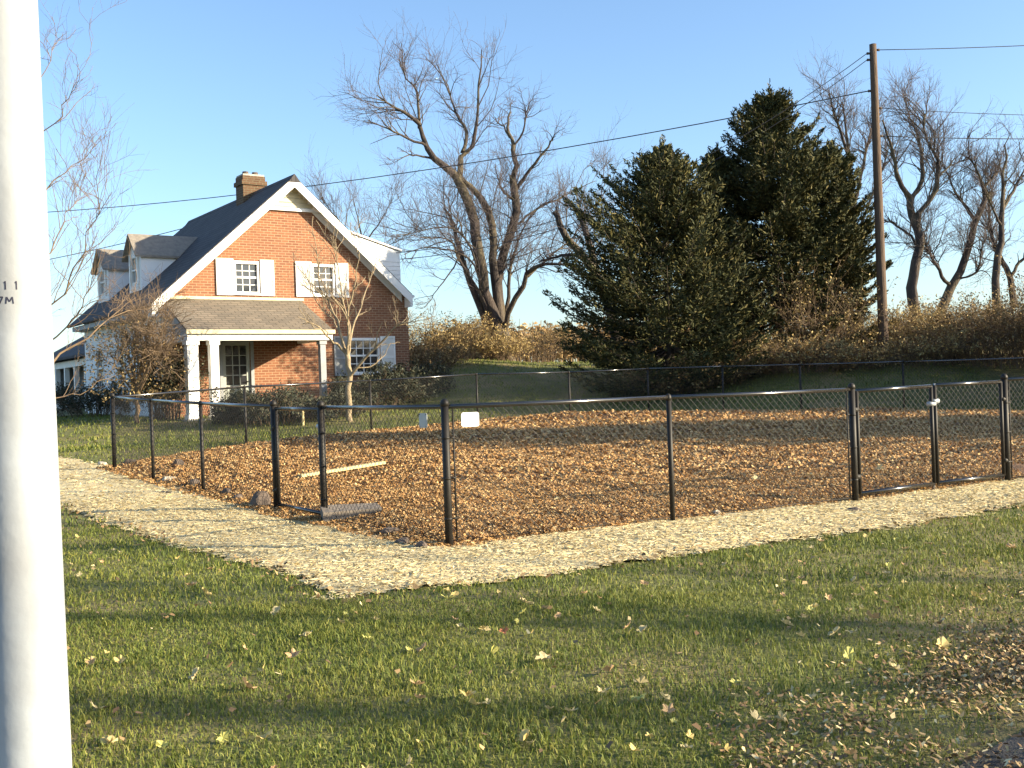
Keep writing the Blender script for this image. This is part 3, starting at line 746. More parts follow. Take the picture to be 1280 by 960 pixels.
def run(label, pts, kinds, cat="fence"):
    root = thing("chain_link_fence", (pts[0][0], pts[0][1], tz(*pts[0])), label, cat, "black chain link fence round the yard")
    for (x, y), k in zip(pts, kinds):
        if k == 't': post_part(root, x, y, 1.255, .0345)
        elif k == 'l': post_part(root, x, y, 1.22, .025)
    for a, b in zip(pts[:-1], pts[1:]): bay(root, a, b)
    # tension bars and bands beside terminal posts
    for i, k in enumerate(kinds):
        if k != 't': continue
        for j in (i - 1, i + 1):
            if 0 <= j < len(pts):
                dx_, dy_ = pts[j][0] - pts[i][0], pts[j][1] - pts[i][1]; L = math.hypot(dx_, dy_); ux, uy = dx_ / L, dy_ / L
                x, y = pts[i]; z = tz(x, y)
                mb = MB(); mb.tube([(x + ux * .075, y + uy * .075, z + .06), (x + ux * .075, y + uy * .075, z + 1.2)], .008, 6); mb.build("tension_bar", 'black', root, True, root.location)
                for zz in (.25, .6, .95):
                    mb = MB(); mb.tube([(x, y, z + zz - .011), (x, y, z + zz + .011)], .037, 12); mb.tube([(x + ux * .036, y + uy * .036, z + zz), (x + ux * .09, y + uy * .09, z + zz)], .009, 6); mb.build("tension_band", 'black', root, True, root.location)
    return root

FR = [frontp(t) for t in FRONT_T]; LF = [leftp(t) for t in LEFT_T]
run("black chain link fence run from the near corner post to the double gate", [FR[0], FR[1], FR[2]], "tlt")
run("black chain link fence run past the double gate, cut by the frame", [FR[4], FR[5], FR[6]], "tlt")
run("short black chain link bay between near corner post and single gate", [LF[0], LF[1]], "-t")
run("black chain link fence run beyond the single gate along the straw path", [LF[2], LF[3], LF[4], LF[5]], "tllt")
run("black chain link fence run behind the mulch before the brick house", REAR, "-lllll")
run("black chain link fence run along the shaded bank below the evergreens", SIDE, "-llll-")

def gate(label, a, b, hinge, latch_at):
    za, zb = tz(*a) + .1, tz(*b) + .1
    root = thing("gate", (hinge[0], hinge[1], tz(*hinge)), label, "gate", "black chain link gates"); o = root.location
    dx_, dy_ = b[0] - a[0], b[1] - a[1]; L = math.hypot(dx_, dy_); ux, uy = dx_ / L, dy_ / L
    g0 = .07 if hinge == a else .03; g1 = .07 if hinge == b else .03
    A = (a[0] + ux * g0, a[1] + uy * g0); B = (b[0] - ux * g1, b[1] - uy * g1); h = 1.10
    zA, zB = za, za * .3 + zb * .7
    for (x, y, z) in ((*A, zA), (*B, zB)):
        mb = MB(); mb.tube([(x, y, z), (x, y, z + h)], .021, 10); mb.build("frame_upright", 'black', root, True, o)
    for dz in (0, h):
        mb = MB(); mb.tube([(*A, zA + dz), (*B, zB + dz)], .021, 10); mb.build("frame_rail", 'rail', root, True, o)
    chain_link(root, A, B, zA, zB, h)
    for dz in (.18, .9):
        x, y = (A if hinge == a else B); mb = MB(); mb.tube([(hinge[0], hinge[1], zA + dz), (x, y, zA + dz)], .03, 8); mb.build("hinge", 'black', root, True, o)
    x, y = (B if hinge == a else A); mb = MB()
    mb.tube([(x - ux * .05, y - uy * .05, zA + .92), (x + ux * .05, y + uy * .05, zA + .92)], .028, 8); mb.tube([(x, y, zA + .85), (x, y, zA + 1.12)], .012, 6)
    if latch_at: mb.tube([(x, y, zA - .12), (x, y, zA + .6)], .009, 6)
    mb.build("latch", 'signb', root, True, o)
    return root
gate("black chain link gate leaf hinged on the post where the front run ends", FR[2], FR[3], FR[2], True)
gate("black chain link gate leaf hinged on the farther post of the double gate", FR[3], FR[4], FR[4], False)
gate("single black chain link gate by the dark boulder on the straw path", LF[1], LF[2], LF[2], False)

# signs hanging on the fence
t = .37; x, y = frontp(t); z = tz(x, y)
def sign(name, label, c, ux, uy, w, h, m):
    root = thing(name, (c[0], c[1], c[2] - h / 2), label, "sign")
    nx, ny = uy, -ux
    mb = MB(); r = .012
    P0 = [(-w / 2 + r, -h / 2), (w / 2 - r, -h / 2), (w / 2, -h / 2 + r), (w / 2, h / 2 - r), (w / 2 - r, h / 2), (-w / 2 + r, h / 2), (-w / 2, h / 2 - r), (-w / 2, -h / 2 + r)]
    mb.prism([(ux * a + nx * .012, uy * a + ny * .012, b + h / 2) for a, b in P0], (nx * .004, ny * .004, 0)); mb.build("sign_plate", m, root)
    for sx in (-1, 1):
        for sz in (.08, .92):
            mb = MB(); a = sx * (w / 2 - .015)
            mb.tube([(ux * a - nx * .006, uy * a - ny * .006, h * sz), (ux * a + nx * .021, uy * a + ny * .021, h * sz)], .004, 6); mb.build("fastener", 'black', root)
    return root
sign("sign", "small bright white sign wired to the fence beside near corner post", (*frontp(.235), tz(*frontp(.235)) + 1.10), .883, .469, .17, .125, 'signw')
q = leftp(.35)
sign("sign", "small grey sign seen from behind left of the near corner post", (q[0], q[1], tz(*q) + 1.10), .574, -.819, .14, .13, 'signb')

# ------------------------------------------------------------------ white pole in the foreground
px_, py_ = -1.002, 2.2
def prad(z): return .0717 - .0065 * (z - 1.37)
WP = thing("metal_pole", (px_, py_, tz(px_, py_)), "tall white painted metal pole standing close by at the lawn edge", "pole")
WP.rotation_euler = (0, -.0042, 0)
mb = MB(); mb.tube([(0, 0, z) for z in np.linspace(-.05, 5.6, 24)], [prad(z) for z in np.linspace(-.05, 5.6, 24)], 48); mb.build("shaft", 'polew', WP, True)
mb = MB(); mb.tube([(0, 0, 0), (0, 0, .03), (0, 0, .03), (0, 0, .10)], [.16, .16, .105, .09], 24); mb.build("base_flange", 'polew', WP, True)
mb = MB(); mb.tube([(0, 0, 5.6), (0, 0, 5.64), (0, 0, 5.66)], [.052, .05, .01], 24); mb.build("pole_cap", 'polew', WP, True)
for k in range(4):
    a = k * math.pi / 2 + .6; mb = MB(); mb.tube([(.13 * math.cos(a), .13 * math.sin(a), .03), (.13 * math.cos(a), .13 * math.sin(a), .06)], .014, 6); mb.build("anchor_bolt", 'signb', WP)
# stencil marks: strokes laid on the shaft
def mark(strokes, u0, z0, w, h, name):
    "strokes in 0..1 box; u is arc length measured from the line that faces the camera"
    th0 = math.atan2(-py_, -px_)        # direction from pole to camera
    mb = MB(); lw = .0024
    for (xa, ya, xb, yb) in strokes:
        n = 6; ax_, az_ = u0 + xa * w, z0 + ya * h; bx2, bz2 = u0 + xb * w, z0 + yb * h
        dx_, dz_ = bx2 - ax_, bz2 - az_; L = math.hypot(dx_, dz_); ox, oz = -dz_ / L * lw / 2, dx_ / L * lw / 2
        vs = []
        for i in range(n + 1):
            t = i / n
            for s_ in (-1, 1):
                u, z = ax_ + dx_ * t + s_ * ox, az_ + dz_ * t + s_ * oz
                r = prad(z) + .0006; th = th0 + u / r
                vs.append((r * math.cos(th), r * math.sin(th), z))
        mb.add(vs, [(2 * i, 2 * i + 1, 2 * i + 3, 2 * i + 2) for i in range(n)])
    return mb.build(name, 'ink', WP)
ONE = [(.5, 0, .5, 1), (.2, .78, .5, 1)]
SEV = [(.05, 1, .95, 1), (.95, 1, .4, 0)]
EM = [(.05, 0, .15, 1), (.15, 1, .5, .3), (.5, .3, .85, 1), (.85, 1, .95, 0)]
mark(ONE, -.0175, 1.589, .007, .0165, "stencil_digit"); mark(ONE, .0025, 1.589, .007, .0165, "stencil_digit")
mark(SEV, -.031, 1.561, .012, .0135, "stencil_digit"); mark(EM, -.015, 1.561, .015, .0135, "stencil_letter")

# ------------------------------------------------------------------ utility pole and cables
ux_, uy_ = (1106 - 640) / F_PX * 34, 34.0
UPZ = tz(ux_, uy_)
UP = thing("utility_pole", (ux_, uy_, UPZ), "tall brown wooden utility pole rising out of the dry brush", "utility pole")
top = P(1097, 55, 34).z - UPZ
mb = MB(); zz = np.linspace(-.3, top, 14); mb.tube([(0, 0, z) for z in zz], [.165 - .055 * (z / top) for z in zz], 14); mb.build("shaft", 'upole', UP, True)
mb = MB(); mb.tube([(0, 0, top), (0, 0, top + .03)], [.115, .02], 12); mb.build("pole_top", 'upole', UP, True)
def att(zr_): return Vector((ux_, uy_, UPZ + zr_))
hts = {k: P(1100, k, 34).z - UPZ for k in (62, 66, 74, 113, 135, 170)}
for k, s_ in ((62, 1), (66, -1), (74, -1), (113, -1), (135, 1), (170, 1)):
    mb = MB(); mb.tube([(s_ * .11, 0, hts[k]), (s_ * .2, 0, hts[k])], [.035, .045], 8); mb.build("insulator", 'rock', UP, True)
def cable(label, a, b, sag, r=.013, n=26):
    a = Vector(a); b = Vector(b)
    root = None; pts = []
    for i in range(n + 1):
        t = i / n; p = a.lerp(b, t); p.z -= sag * 4 * t * (1 - t); pts.append(p)
    mb = MB(); mb.tube(pts, r, 5); o = mb.build("overhead_cable", 'cable', None, True, a); o.location = a
    tag(o, label, "cable", "overhead cables on the utility pole")
sx = Vector((.2, 0, 0))
cable("top overhead cable running right from the tip of the utility pole", att(hts[62]) + sx, P(1760, 15, 36), .25)
cable("middle overhead cable running right from below the utility pole top", att(hts[135]) + sx, P(1760, 128, 36), .35, .010)
cable("lowest overhead cable running right from the utility pole", att(hts[170]) + sx, P(1760, 150, 36), .3, .015)
cable("long overhead cable passing left behind the big bare tree and chimney", att(hts[113]) - sx, P(-420, 262, 66), 1.9, .018)
hp = HR.matrix_basis @ Vector((7.8, .4, 5.35))
hp2 = HR.matrix_basis @ Vector((7.8, .6, 5.15))
cable("upper service cable dropping from the pole tip to the brick house", att(hts[66]) - sx, hp, 1.25, .012)
cable("lower service cable dropping beside its twin to the brick house", att(hts[74]) - sx, hp2, 1.35, .012)
cable("overhead cable reaching the brick house roof from the far left", HR.matrix_basis @ Vector((3.8, HL, 7.2)), P(-260, 362, 52), .5, .015)

# ------------------------------------------------------------------ bare trees
def limb(pts, d0, d1, K=10, g=None, jit=.02):
    n = len(pts); return resample([Vector(p) if len(p) == 3 else P(p[0], p[1], d0 + (d1 - d0) * i / max(n - 1, 1)) for i, p in enumerate(pts)], K, jit, g)

def bare_tree(name, label, cat, limbs, seed, bark='bark', twig='twig', n1=60, n2=260, n3=900, L1=1.6, L2=.9, L3=.5, up=.25, group=None, base=None, mids=(0.3, 1.0), ang=(.4, 1.0), rt=.004, grav=0.0, r1=.05):
    "limbs: (points, d0, d1, r0, r1)"
    g = np.random.default_rng(seed)
    K = 12
    Ls = np.stack([limb(l[0], l[1], l[2], K, g) for l in limbs]); Rs = np.stack([np.linspace(l[3], l[4], K) for l in limbs])
    b = base if base is not None else Ls[0, 0]
    root = thing(name, tuple(b), label, cat, group); o = np.array(tuple(b))
    V, Fq = tubes_np(Ls - o, Rs, 10)
    np_mesh("trunk", V, Fq, bark, root, True)
    wt = np.linalg.norm(np.diff(Ls, axis=1), axis=2).sum(1); wt = wt * (Rs[:, 0] < max(Rs[:, 0]) * .999) + wt * .25
    A, RA = sprout(g, Ls, Rs, n1, L1, ang, up, 6, r1, rt * 2, mids[0], mids[1], .22, grav, wt)
    B, RB = sprout(g, np.concatenate([Ls, ]), Rs, n1, L2, ang, up, 6, r1 * .5, rt, .35, 1.0, .22, grav, wt)
    A = np.concatenate([A, B]); RA = np.concatenate([RA, RB])
    B, RB = sprout(g, A, RA, n2, L2, ang, up, 5, r1 * .3, rt, .2, 1, .22, grav)
    Cc, RC = sprout(g, B, RB, n3, L3, ang, up, 4, rt * 1.6, rt * .6, .2, 1, .2, grav)
    V1, F1 = tubes_np(A - o, RA, 5)
    np_mesh("branch_mass", V1, F1, bark, root, True)['kind'] = 'stuff'
    V2, F2 = merge_np([tubes_np(B - o, RB, 4), tubes_np(Cc - o, RC, 3)])
    np_mesh("crown", V2, F2, twig, root)['kind'] = 'stuff'
    return root

D = 44
def slim(L): return [(p, a, b, r0 * .70, r1 * .8) for p, a, b, r0, r1 in L]
big = [
    ([(617, 455), (612, 425), (606, 400), (598, 375), (590, 362), (580, 330), (572, 300), (566, 275), (555, 260)], D, D + .5, .30, .06),
    ([(628, 455), (626, 425), (618, 395), (605, 362), (602, 330), (594, 295), (592, 273), (580, 242), (571, 222)], D, D - .3, .36, .24),
    ([(571, 222), (561, 211), (541, 197), (530, 175), (521, 152), (505, 141), (490, 133), (471, 119)], D - .3, D - 1.2, .24, .03),
    ([(573, 222), (575, 210), (577, 195), (589, 186), (595, 164), (597, 138), (599, 96), (602, 62)], D - .3, D + .7, .20, .025),
    ([(578, 190), (583, 175), (582, 160), (572, 147), (566, 130), (562, 115), (550, 91)], D, D + 1.2, .13, .02),
    ([(541, 197), (533, 183), (515, 176), (496, 166), (478, 158), (460, 151)], D - .4, D - 1.8, .10, .02),
    ([(524, 160), (523, 140), (522, 119), (515, 105), (505, 93), (502, 54)], D - .8, D - .2, .10, .02),
    ([(541, 199), (525, 195), (512, 194), (498, 200)], D - .4, D - 1.3, .07, .02),
    ([(630, 455), (628, 410), (622, 380), (619, 355), (615, 325), (616, 305), (614, 275), (606, 254), (589, 234), (573, 222)], D + .2, D - .3, .30, .17),
    ([(634, 455), (632, 420), (624, 380), (622, 350), (627, 325), (640, 287), (646, 260), (644, 240), (641, 220)], D + .3, D + 1, .34, .20),
    ([(641, 222), (644, 209), (642, 190), (640, 178), (635, 164), (634, 152), (638, 140)], D + 1, D + 1.4, .18, .05),
    ([(646, 236), (655, 222), (665, 209), (679, 192), (688, 178), (691, 172)], D + 1, D + .2, .12, .03),
    ([(643, 250), (632, 242), (626, 235), (622, 222), (619, 205)], D + 1, D + 1.8, .09, .02),
    ([(641, 182), (648, 175), (655, 160), (657, 145), (655, 130)], D + 1.2, D + .6, .08, .02),
    ([(637, 172), (630, 160), (622, 152), (618, 146)], D + 1.2, D + 2, .06, .02),
    ([(630, 440), (632, 410), (636, 388), (652, 362), (662, 340), (680, 331), (700, 331), (718, 331)], D + .2, D - 2, .20, .08),
    ([(630, 430), (633, 395), (636, 370), (637, 342), (642, 320), (648, 300), (655, 283), (668, 262)], D + .2, D + 1.5, .15, .03),
    ([(615, 420), (608, 390), (600, 365), (585, 345), (572, 318), (568, 305), (555, 298), (530, 296)], D, D - 1.5, .12, .03),
    ([(604, 360), (596, 330), (583, 300), (570, 288), (555, 284), (525, 288), (495, 297)], D, D - 2, .09, .02),
    ([(600, 352), (588, 325), (560, 312), (530, 310), (505, 318)], D, D - 2.4, .07, .02),
    ([(648, 280), (662, 268), (690, 252), (715, 240), (745, 226)], D + .8, D + 2, .08, .015),
    ([(660, 346), (690, 318), (712, 300), (740, 262), (760, 232)], D - .8, D + 1, .07, .015),
    ([(575, 318), (560, 345), (545, 365), (530, 385)], D - .4, D - 1.6, .05, .012),
]
bt = bare_tree("bare_tree", "huge bare many-trunked tree on the bank right of the house", "tree", slim(big), 11, n1=190, n2=1900, n3=6800, L1=1.9, L2=1.1, L3=.7, up=.14, rt=.0040, r1=.026, base=tuple(P(625, 455, D)))
# flared base and ivy-like stubs
mb = MB()
g0 = P(625, 455, D); g0.z = tz(g0.x, g0.y)
mb.tube([(0, 0, -.3), (0, 0, .05), (.02, 0, .35), (.04, 0, .8), (.05, 0, 1.3)], [.78, .64, .48, .40, .30], 16)
bo = mb.build("root_flare", 'bark', bt, True); bo.location = g0 - bt.location

D2 = 40
bare_tree("pruned_tree", "bare tree with two thick sawn limbs behind left evergreen", "tree", [
    ([(775, 452), (765, 400), (748, 350), (730, 322), (715, 306), (704, 290), (698, 276), (693, 264)], D2, D2 - .6, .20, .10),
    ([(748, 352), (742, 325), (735, 298), (728, 278), (721, 262)], D2, D2 + .8, .14, .10),
    ([(730, 322), (712, 318), (695, 322), (676, 326)], D2 - .3, D2 + .5, .08, .03),
], 21, n1=24, n2=120, n3=500, L1=1.2, L2=.7, L3=.5, rt=.005, r1=.03)

D3 = 46
bare_tree("bare_tree", "bare forked tree just right of the utility pole", "tree", [
    ([(1146, 400), (1140, 366), (1142, 344), (1149, 313), (1151, 300), (1146, 285), (1138, 263), (1139, 246)], D3, D3, .24, .14),
    ([(1139, 248), (1124, 227), (1118, 199), (1112, 176), (1103, 150)], D3, D3 - 1, .12, .03),
    ([(1139, 248), (1152, 227), (1152, 199), (1148, 171), (1138, 148)], D3, D3 + 1, .12, .03),
    ([(1150, 305), (1146, 272), (1158, 255), (1169, 241), (1174, 210), (1169, 193), (1157, 171), (1156, 142)], D3, D3 - .5, .16, .03),
    ([(1149, 312), (1140, 297), (1125, 285), (1112, 277), (1095, 272)], D3, D3 + 1, .07, .02),
    ([(1172, 222), (1190, 206), (1215, 198)], D3, D3 + .5, .05, .015),
], 31, n1=70, n2=460, n3=2000, L1=1.7, L2=.95, L3=.6, rt=.0055, up=.2, r1=.03, group="bare trees beyond the brush")
bare_tree("bare_tree", "leaning bare tree that splits low into a wide fork", "tree", [
    ([(1172, 400), (1178, 385), (1186, 361), (1195, 350), (1203, 331), (1214, 300), (1219, 277), (1230, 255), (1230, 232)], D3 + 1, D3 + 1, .22, .10),
    ([(1187, 358), (1179, 348), (1166, 322), (1157, 307), (1146, 280)], D3 + 1, D3, .10, .02),
    ([(1219, 276), (1210, 262), (1200, 249), (1188, 227), (1180, 205)], D3 + 1, D3 + 2, .09, .02),
    ([(1195, 350), (1219, 341), (1226, 322), (1227, 300)], D3 + 1, D3 + .4, .07, .02),
    ([(1230, 236), (1240, 222), (1247, 215), (1252, 196)], D3 + 1, D3 + 1.5, .07, .02),
    ([(1230, 236), (1222, 216), (1212, 196), (1210, 170)], D3 + 1, D3 + .4, .06, .015),
], 32, n1=70, n2=460, n3=2000, L1=1.6, L2=.95, L3=.6, rt=.0055, up=.2, r1=.03, group="bare trees beyond the brush")
bare_tree("bare_tree", "dark double trunked bare tree close to the right picture edge", "tree", [
    ([(1247, 395), (1245, 379), (1244, 344), (1249, 311), (1252, 297), (1250, 270), (1255, 245), (1251, 222), (1258, 200), (1256, 182), (1264, 165)], D3 - 1, D3 - 1, .19, .012),
    ([(1254, 260), (1268, 235), (1280, 215), (1290, 190)], D3 - 1, D3, .08, .02),
    ([(1253, 285), (1240, 258), (1232, 238)], D3 - 1, D3 - 2, .06, .02),
    ([(1268, 385), (1262, 345), (1250, 322), (1241, 300), (1236, 270), (1238, 240)], D3 + 1, D3 + 1.5, .15, .04),
    ([(1262, 348), (1280, 320), (1300, 290)], D3 + 1, D3 + 1, .08, .03),
], 33, n1=60, n2=420, n3=1800, L1=1.5, L2=.95, L3=.6, rt=.0055, up=.2, r1=.03, group="bare trees beyond the brush")
bare_tree("bare_tree", "thin bare tree showing above the right evergreen", "tree", [
    ([(1075, 420), (1072, 330), (1066, 260), (1062, 205), (1059, 176), (1053, 128)], D3 + 3, D3 + 3, .17, .03),
    ([(1062, 205), (1050, 160), (1042, 140), (1036, 118)], D3 + 3, D3 + 2, .08, .02),
    ([(1066, 262), (1078, 210), (1085, 178), (1092, 150)], D3 + 3, D3 + 4, .10, .02),
    ([(1068, 300), (1088, 250), (1102, 215), (1108, 190)], D3 + 3, D3 + 4, .08, .02),
], 34, n1=55, n2=420, n3=1700, L1=1.6, L2=.95, L3=.6, rt=.0055, up=.2, r1=.03, group="bare trees beyond the brush")
D4 = 60
bare_tree("bare_tree", "thin hazy bare tree showing over the right slope of the house roof", "tree", [
    ([(455, 440), (452, 380), (448, 330), (452, 300), (448, 275), (442, 250)], D4, D4, .11, .015),
    ([(450, 320), (430, 285), (415, 265), (400, 245)], D4, D4 + 1, .05, .01),
    ([(451, 310), (470, 285), (482, 265), (490, 248)], D4, D4 - 1, .05, .01),
    ([(449, 335), (470, 315), (500, 300), (520, 294)], D4, D4 - 1, .04, .01),
], 35, n1=40, n2=260, n3=1200, L1=1.8, L2=1.1, L3=.8, rt=.005, up=.3, r1=.016)

# small pale tree before the house
D5 = 28.6
gz = G(437, 527); D5 = gz.y
bare_tree("ornamental_tree", "small pale bare ornamental tree on the grass before the porch", "tree", (lambda L: [(p, a, b, r0 * .72, r1 * .8) for p, a, b, r0, r1 in L])([
    ([(437, 528), (436, 500), (436, 472), (434, 446), (430, 435)], D5, D5, .115, .075),
    ([(431, 440), (421, 430), (411, 422), (400, 410), (388, 402), (372, 396)], D5, D5 - 1, .05, .012),
    ([(431, 436), (424, 412), (419, 395), (409, 375), (400, 359), (397, 322), (391, 288)], D5, D5 + .6, .05, .01),
    ([(434, 445), (436, 422), (436, 392), (441, 366), (446, 340), (449, 305)], D5, D5 - .6, .055, .01),
    ([(436, 432), (444, 405), (452, 380), (462, 350), (472, 330)], D5, D5 + 1, .045, .01),
    ([(436, 472), (446, 458), (460, 446), (477, 426), (492, 409), (505, 404), (516, 402)], D5, D5 - .8, .06, .012),
    ([(434, 446), (426, 425), (416, 402), (402, 386), (392, 372)], D5, D5 + .9, .035, .01),
    ([(446, 460), (462, 458), (478, 446), (490, 430), (500, 428)], D5, D5 + .4, .03, .008),
    ([(434, 450), (438, 420), (430, 385), (424, 350), (420, 322), (414, 300)], D5, D5 + .2, .04, .008),
]), 41, 'barkp', 'twigp', n1=46, n2=170, n3=420, L1=.75, L2=.42, L3=.25, rt=.0045, up=.3, r1=.02, base=tuple(gz))

# tree whose trunk stands behind the white pole
D6 = 13.0
def thin(L): return [L[0]] + [(p, a, b, r0 * .42, r1 * .5) for p, a, b, r0, r1 in L[1:]]
bare_tree("bare_tree", "bare tree hidden behind the white pole with twigs reaching right", "tree", thin([
    ([(34, 640), (32, 560), (30, 500), (28, 430), (26, 340), (22, 240), (18, 120), (16, 20)], D6, D6, .13, .03),
    ([(30, 500), (48, 470), (68, 450), (100, 428), (128, 405), (150, 385), (170, 372)], D6, D6 + .8, .045, .008),
    ([(28, 440), (50, 400), (80, 360), (100, 320), (118, 280), (140, 240)], D6, D6 - .7, .032, .006),
    ([(27, 380), (50, 330), (70, 300), (86, 265), (100, 250)], D6, D6 + .6, .028, .006),
    ([(24, 300), (50, 250), (72, 225), (96, 205), (120, 180)], D6, D6 + .3, .028, .006),
    ([(22, 230), (46, 180), (70, 150), (90, 120), (98, 80)], D6, D6 - .4, .025, .005),
    ([(20, 160), (40, 110), (60, 80), (74, 50)], D6, D6 + .4, .02, .005),
    ([(29, 470), (60, 430), (84, 408), (100, 390), (110, 360), (125, 340)], D6, D6 - .9, .028, .006),
    ([(31, 520), (62, 500), (92, 492), (120, 476), (142, 470)], D6, D6 + .5, .022, .005),
]), 51, 'twigb', 'twigb', n1=60, n2=260, n3=800, L1=.8, L2=.45, L3=.28, rt=.0016, up=.25, r1=.006)

# brown bushy tree at the house's left side
gz = G(172, 530); D7 = gz.y
bushy = [([(172, 531), (170, 505), (168, 480)], D7, D7, .07, .05)]
gg = np.random.default_rng(5)
for k in range(22):
    ex = 168 + gg.uniform(-52, 52); ey = gg.uniform(372, 440) + abs(ex - 168) * .45
    mx = 168 + (ex - 168) * .45
    bushy.append(([(169, 492 + gg.uniform(-10, 15)), (mx, 455 + gg.uniform(-10, 10)), ((mx + ex) / 2, (455 + ey) / 2), (ex, ey)], D7, D7 + gg.uniform(-1.3, 1.3), .028, .006))
bushy_tree = bare_tree("bushy_tree", "twiggy brown small tree with dry leaves by the house corner", "tree", bushy, 61, 'twigb', 'twigb', n1=150, n2=700, n3=2000, L1=.75, L2=.5, L3=.32, rt=.005, up=.1, r1=.014, base=tuple(gz))
n = 2200
th = gg.uniform(0, 2 * np.pi, n); rr = np.sqrt(gg.uniform(0, 1, n)) * 1.3; hh = gg.uniform(.6, 2.7, n)
rr = rr * np.clip(1.15 - ((hh - 1.7) / 1.25) ** 2 * .6, .2, 1.1)
c = np.stack([rr * np.cos(th), rr * np.sin(th), hh], 1) + gg.normal(size=(n, 3)) * .05
u = unit(gg.normal(size=(n, 3))); v = unit(np.cross(u, gg.normal(size=(n, 3))))
V, Fq = quads_np(c, u * .035, v * .022); np_mesh("dry_leaves", V, Fq, 'bramble', bushy_tree)['kind'] = 'stuff'

# ------------------------------------------------------------------ evergreens
def conifer(name, label, base, H, Rm, seed, group, power=.8, nb=210, lean=(0, 0), low=.06, cap=9.0, asym=0.0):
    g = np.random.default_rng(seed)
    root = thing(name, base, label, "tree", group)
    mb = MB(); zz = np.linspace(-.2, H * .97, 10); mb.tube([(lean[0] * (z / H) ** 2, lean[1] * (z / H) ** 2, z) for z in zz], [max(.02, .19 * (1 - z / H) * H / 8) for z in zz], 8); mb.build("trunk", 'bark', root, True)
    u_ = g.uniform(0, 1, nb) ** .75
    hz = (low + (1 - low) * u_) * H; hz[-12:] = H * g.uniform(.93, 1.0, 12)
    hz = np.clip(np.round(hz / .44) * .44 + g.normal(0, .12, nb), low * H, H)
    az = g.uniform(0, 2 * np.pi, nb)
    lob = 1 + .18 * np.sin(az * 2 + seed) * np.cos(hz * 1.7 + seed) + .14 * np.sin(az * 3 + hz * 2.1)
    L = Rm * np.clip(1 - hz / H, 0.02, 1) ** power * lob * g.uniform(.55, 1.22, nb) * (1 - asym * np.clip(np.cos(az), 0, 1)) + .10
    L *= np.clip(.72 + hz / H * 2.2, .7, 1)
    L = np.minimum(L, cap * g.uniform(.85, 1.05, nb))
    K = 7; s = np.linspace(0, 1, K)[None, :]
    rise = (-.18 + .75 * (hz / H))[:, None]
    X = L[:, None] * s; Z = hz[:, None] + L[:, None] * (rise * s - .25 * s * (1 - s) * 1.6 + .12 * s ** 3)
    axis = np.stack([lean[0] * (hz / H) ** 2, lean[1] * (hz / H) ** 2], 1)
    Pb = np.stack([axis[:, :1] + X * np.cos(az)[:, None], axis[:, 1:] + X * np.sin(az)[:, None], Z], -1)
    for q in range(1, 5):
        Pb[-q] = np.stack([axis[-q, 0] + g.normal(0, .03) * s[0], axis[-q, 1] + g.normal(0, .03) * s[0], H * .93 + s[0] * (H * .07 + .12 * q)], -1); L[-q] = .35
    V, Fq = tubes_np(Pb, (.022 * (1 - s) + .006) * np.ones((nb, 1)) * (.5 + L[:, None] / Rm), 4)
    np_mesh("bough", V, Fq, 'bark', root)['kind'] = 'stuff'
    # sprays
    per = np.clip((L / min(Rm, cap) * 340), 60, 340).astype(int); idx = np.repeat(np.arange(nb), per); n = len(idx)
    t = g.uniform(.12, 1.02, n) ** .8 * (K - 1.001); t = np.clip(t, 0, K - 1.01); i = t.astype(int); f = (t - i)[:, None]
    p = Pb[idx, i] * (1 - f) + Pb[idx, i + 1] * f; tg = unit(Pb[idx, i + 1] - Pb[idx, i])
    side = unit(np.cross(tg, np.array([0, 0, 1.]))); sp = (t / (K - 1))
    wspan = (.10 + .26 * L[idx] * (1.15 - sp) * np.clip(sp * 3, .3, 1))
    off = g.uniform(-1, 1, n) * wspan
    p = p + side * off[:, None] + tg * (np.abs(off) * .5)[:, None] + g.normal(size=(n, 3)) * np.array([.02, .02, .045]) + np.array([0, 0, -1]) * (np.abs(off) * .22)[:, None]
    d = unit(tg * .8 + side * np.sign(off)[:, None] * .6 + g.normal(size=(n, 3)) * .45 + np.array([0, 0, .1]))
    w = unit(np.cross(d, g.normal(size=(n, 3))))
    ln = g.uniform(.042, .09, n)[:, None]
    V, Fq = quads_np(p, d * ln, w * ln * .30)
    np_mesh("crown", V, Fq, 'needle', root)['kind'] = 'stuff'
    return root

def cbase(px, d):
    x = (px - 640) / F_PX * d; return (x, d, tz(x, d))
def ctop(px, py, d): return P(px, py, d).z
EG = "evergreens on the bank"
b1 = cbase(838, 33.8); c1 = conifer("spruce_tree", "broad dark evergreen nearer the big bare tree", b1, ctop(840, 190, 33.8) - b1[2], 5.4, 3, EG, .82, 600, cap=3.7, asym=.3)
b2 = cbase(975, 35.4); c2 = conifer("spruce_tree", "tallest dark evergreen with a pointed top", b2, ctop(975, 123, 35.4) - b2[2], 3.2, 4, EG, .64, 520, cap=2.7)
b3 = cbase(1048, 36.0); c3 = conifer("spruce_tree", "lower evergreen close left of the utility pole", b3, ctop(1056, 196, 36.0) - b3[2], 1.75, 5, EG, .45, 280)
b4 = cbase(906, 36.0); c4 = conifer("spruce_tree", "narrow dark evergreen between the broad and the tallest ones", b4, ctop(903, 200, 36.0) - b4[2], 1.15, 6, EG, .35, 200)
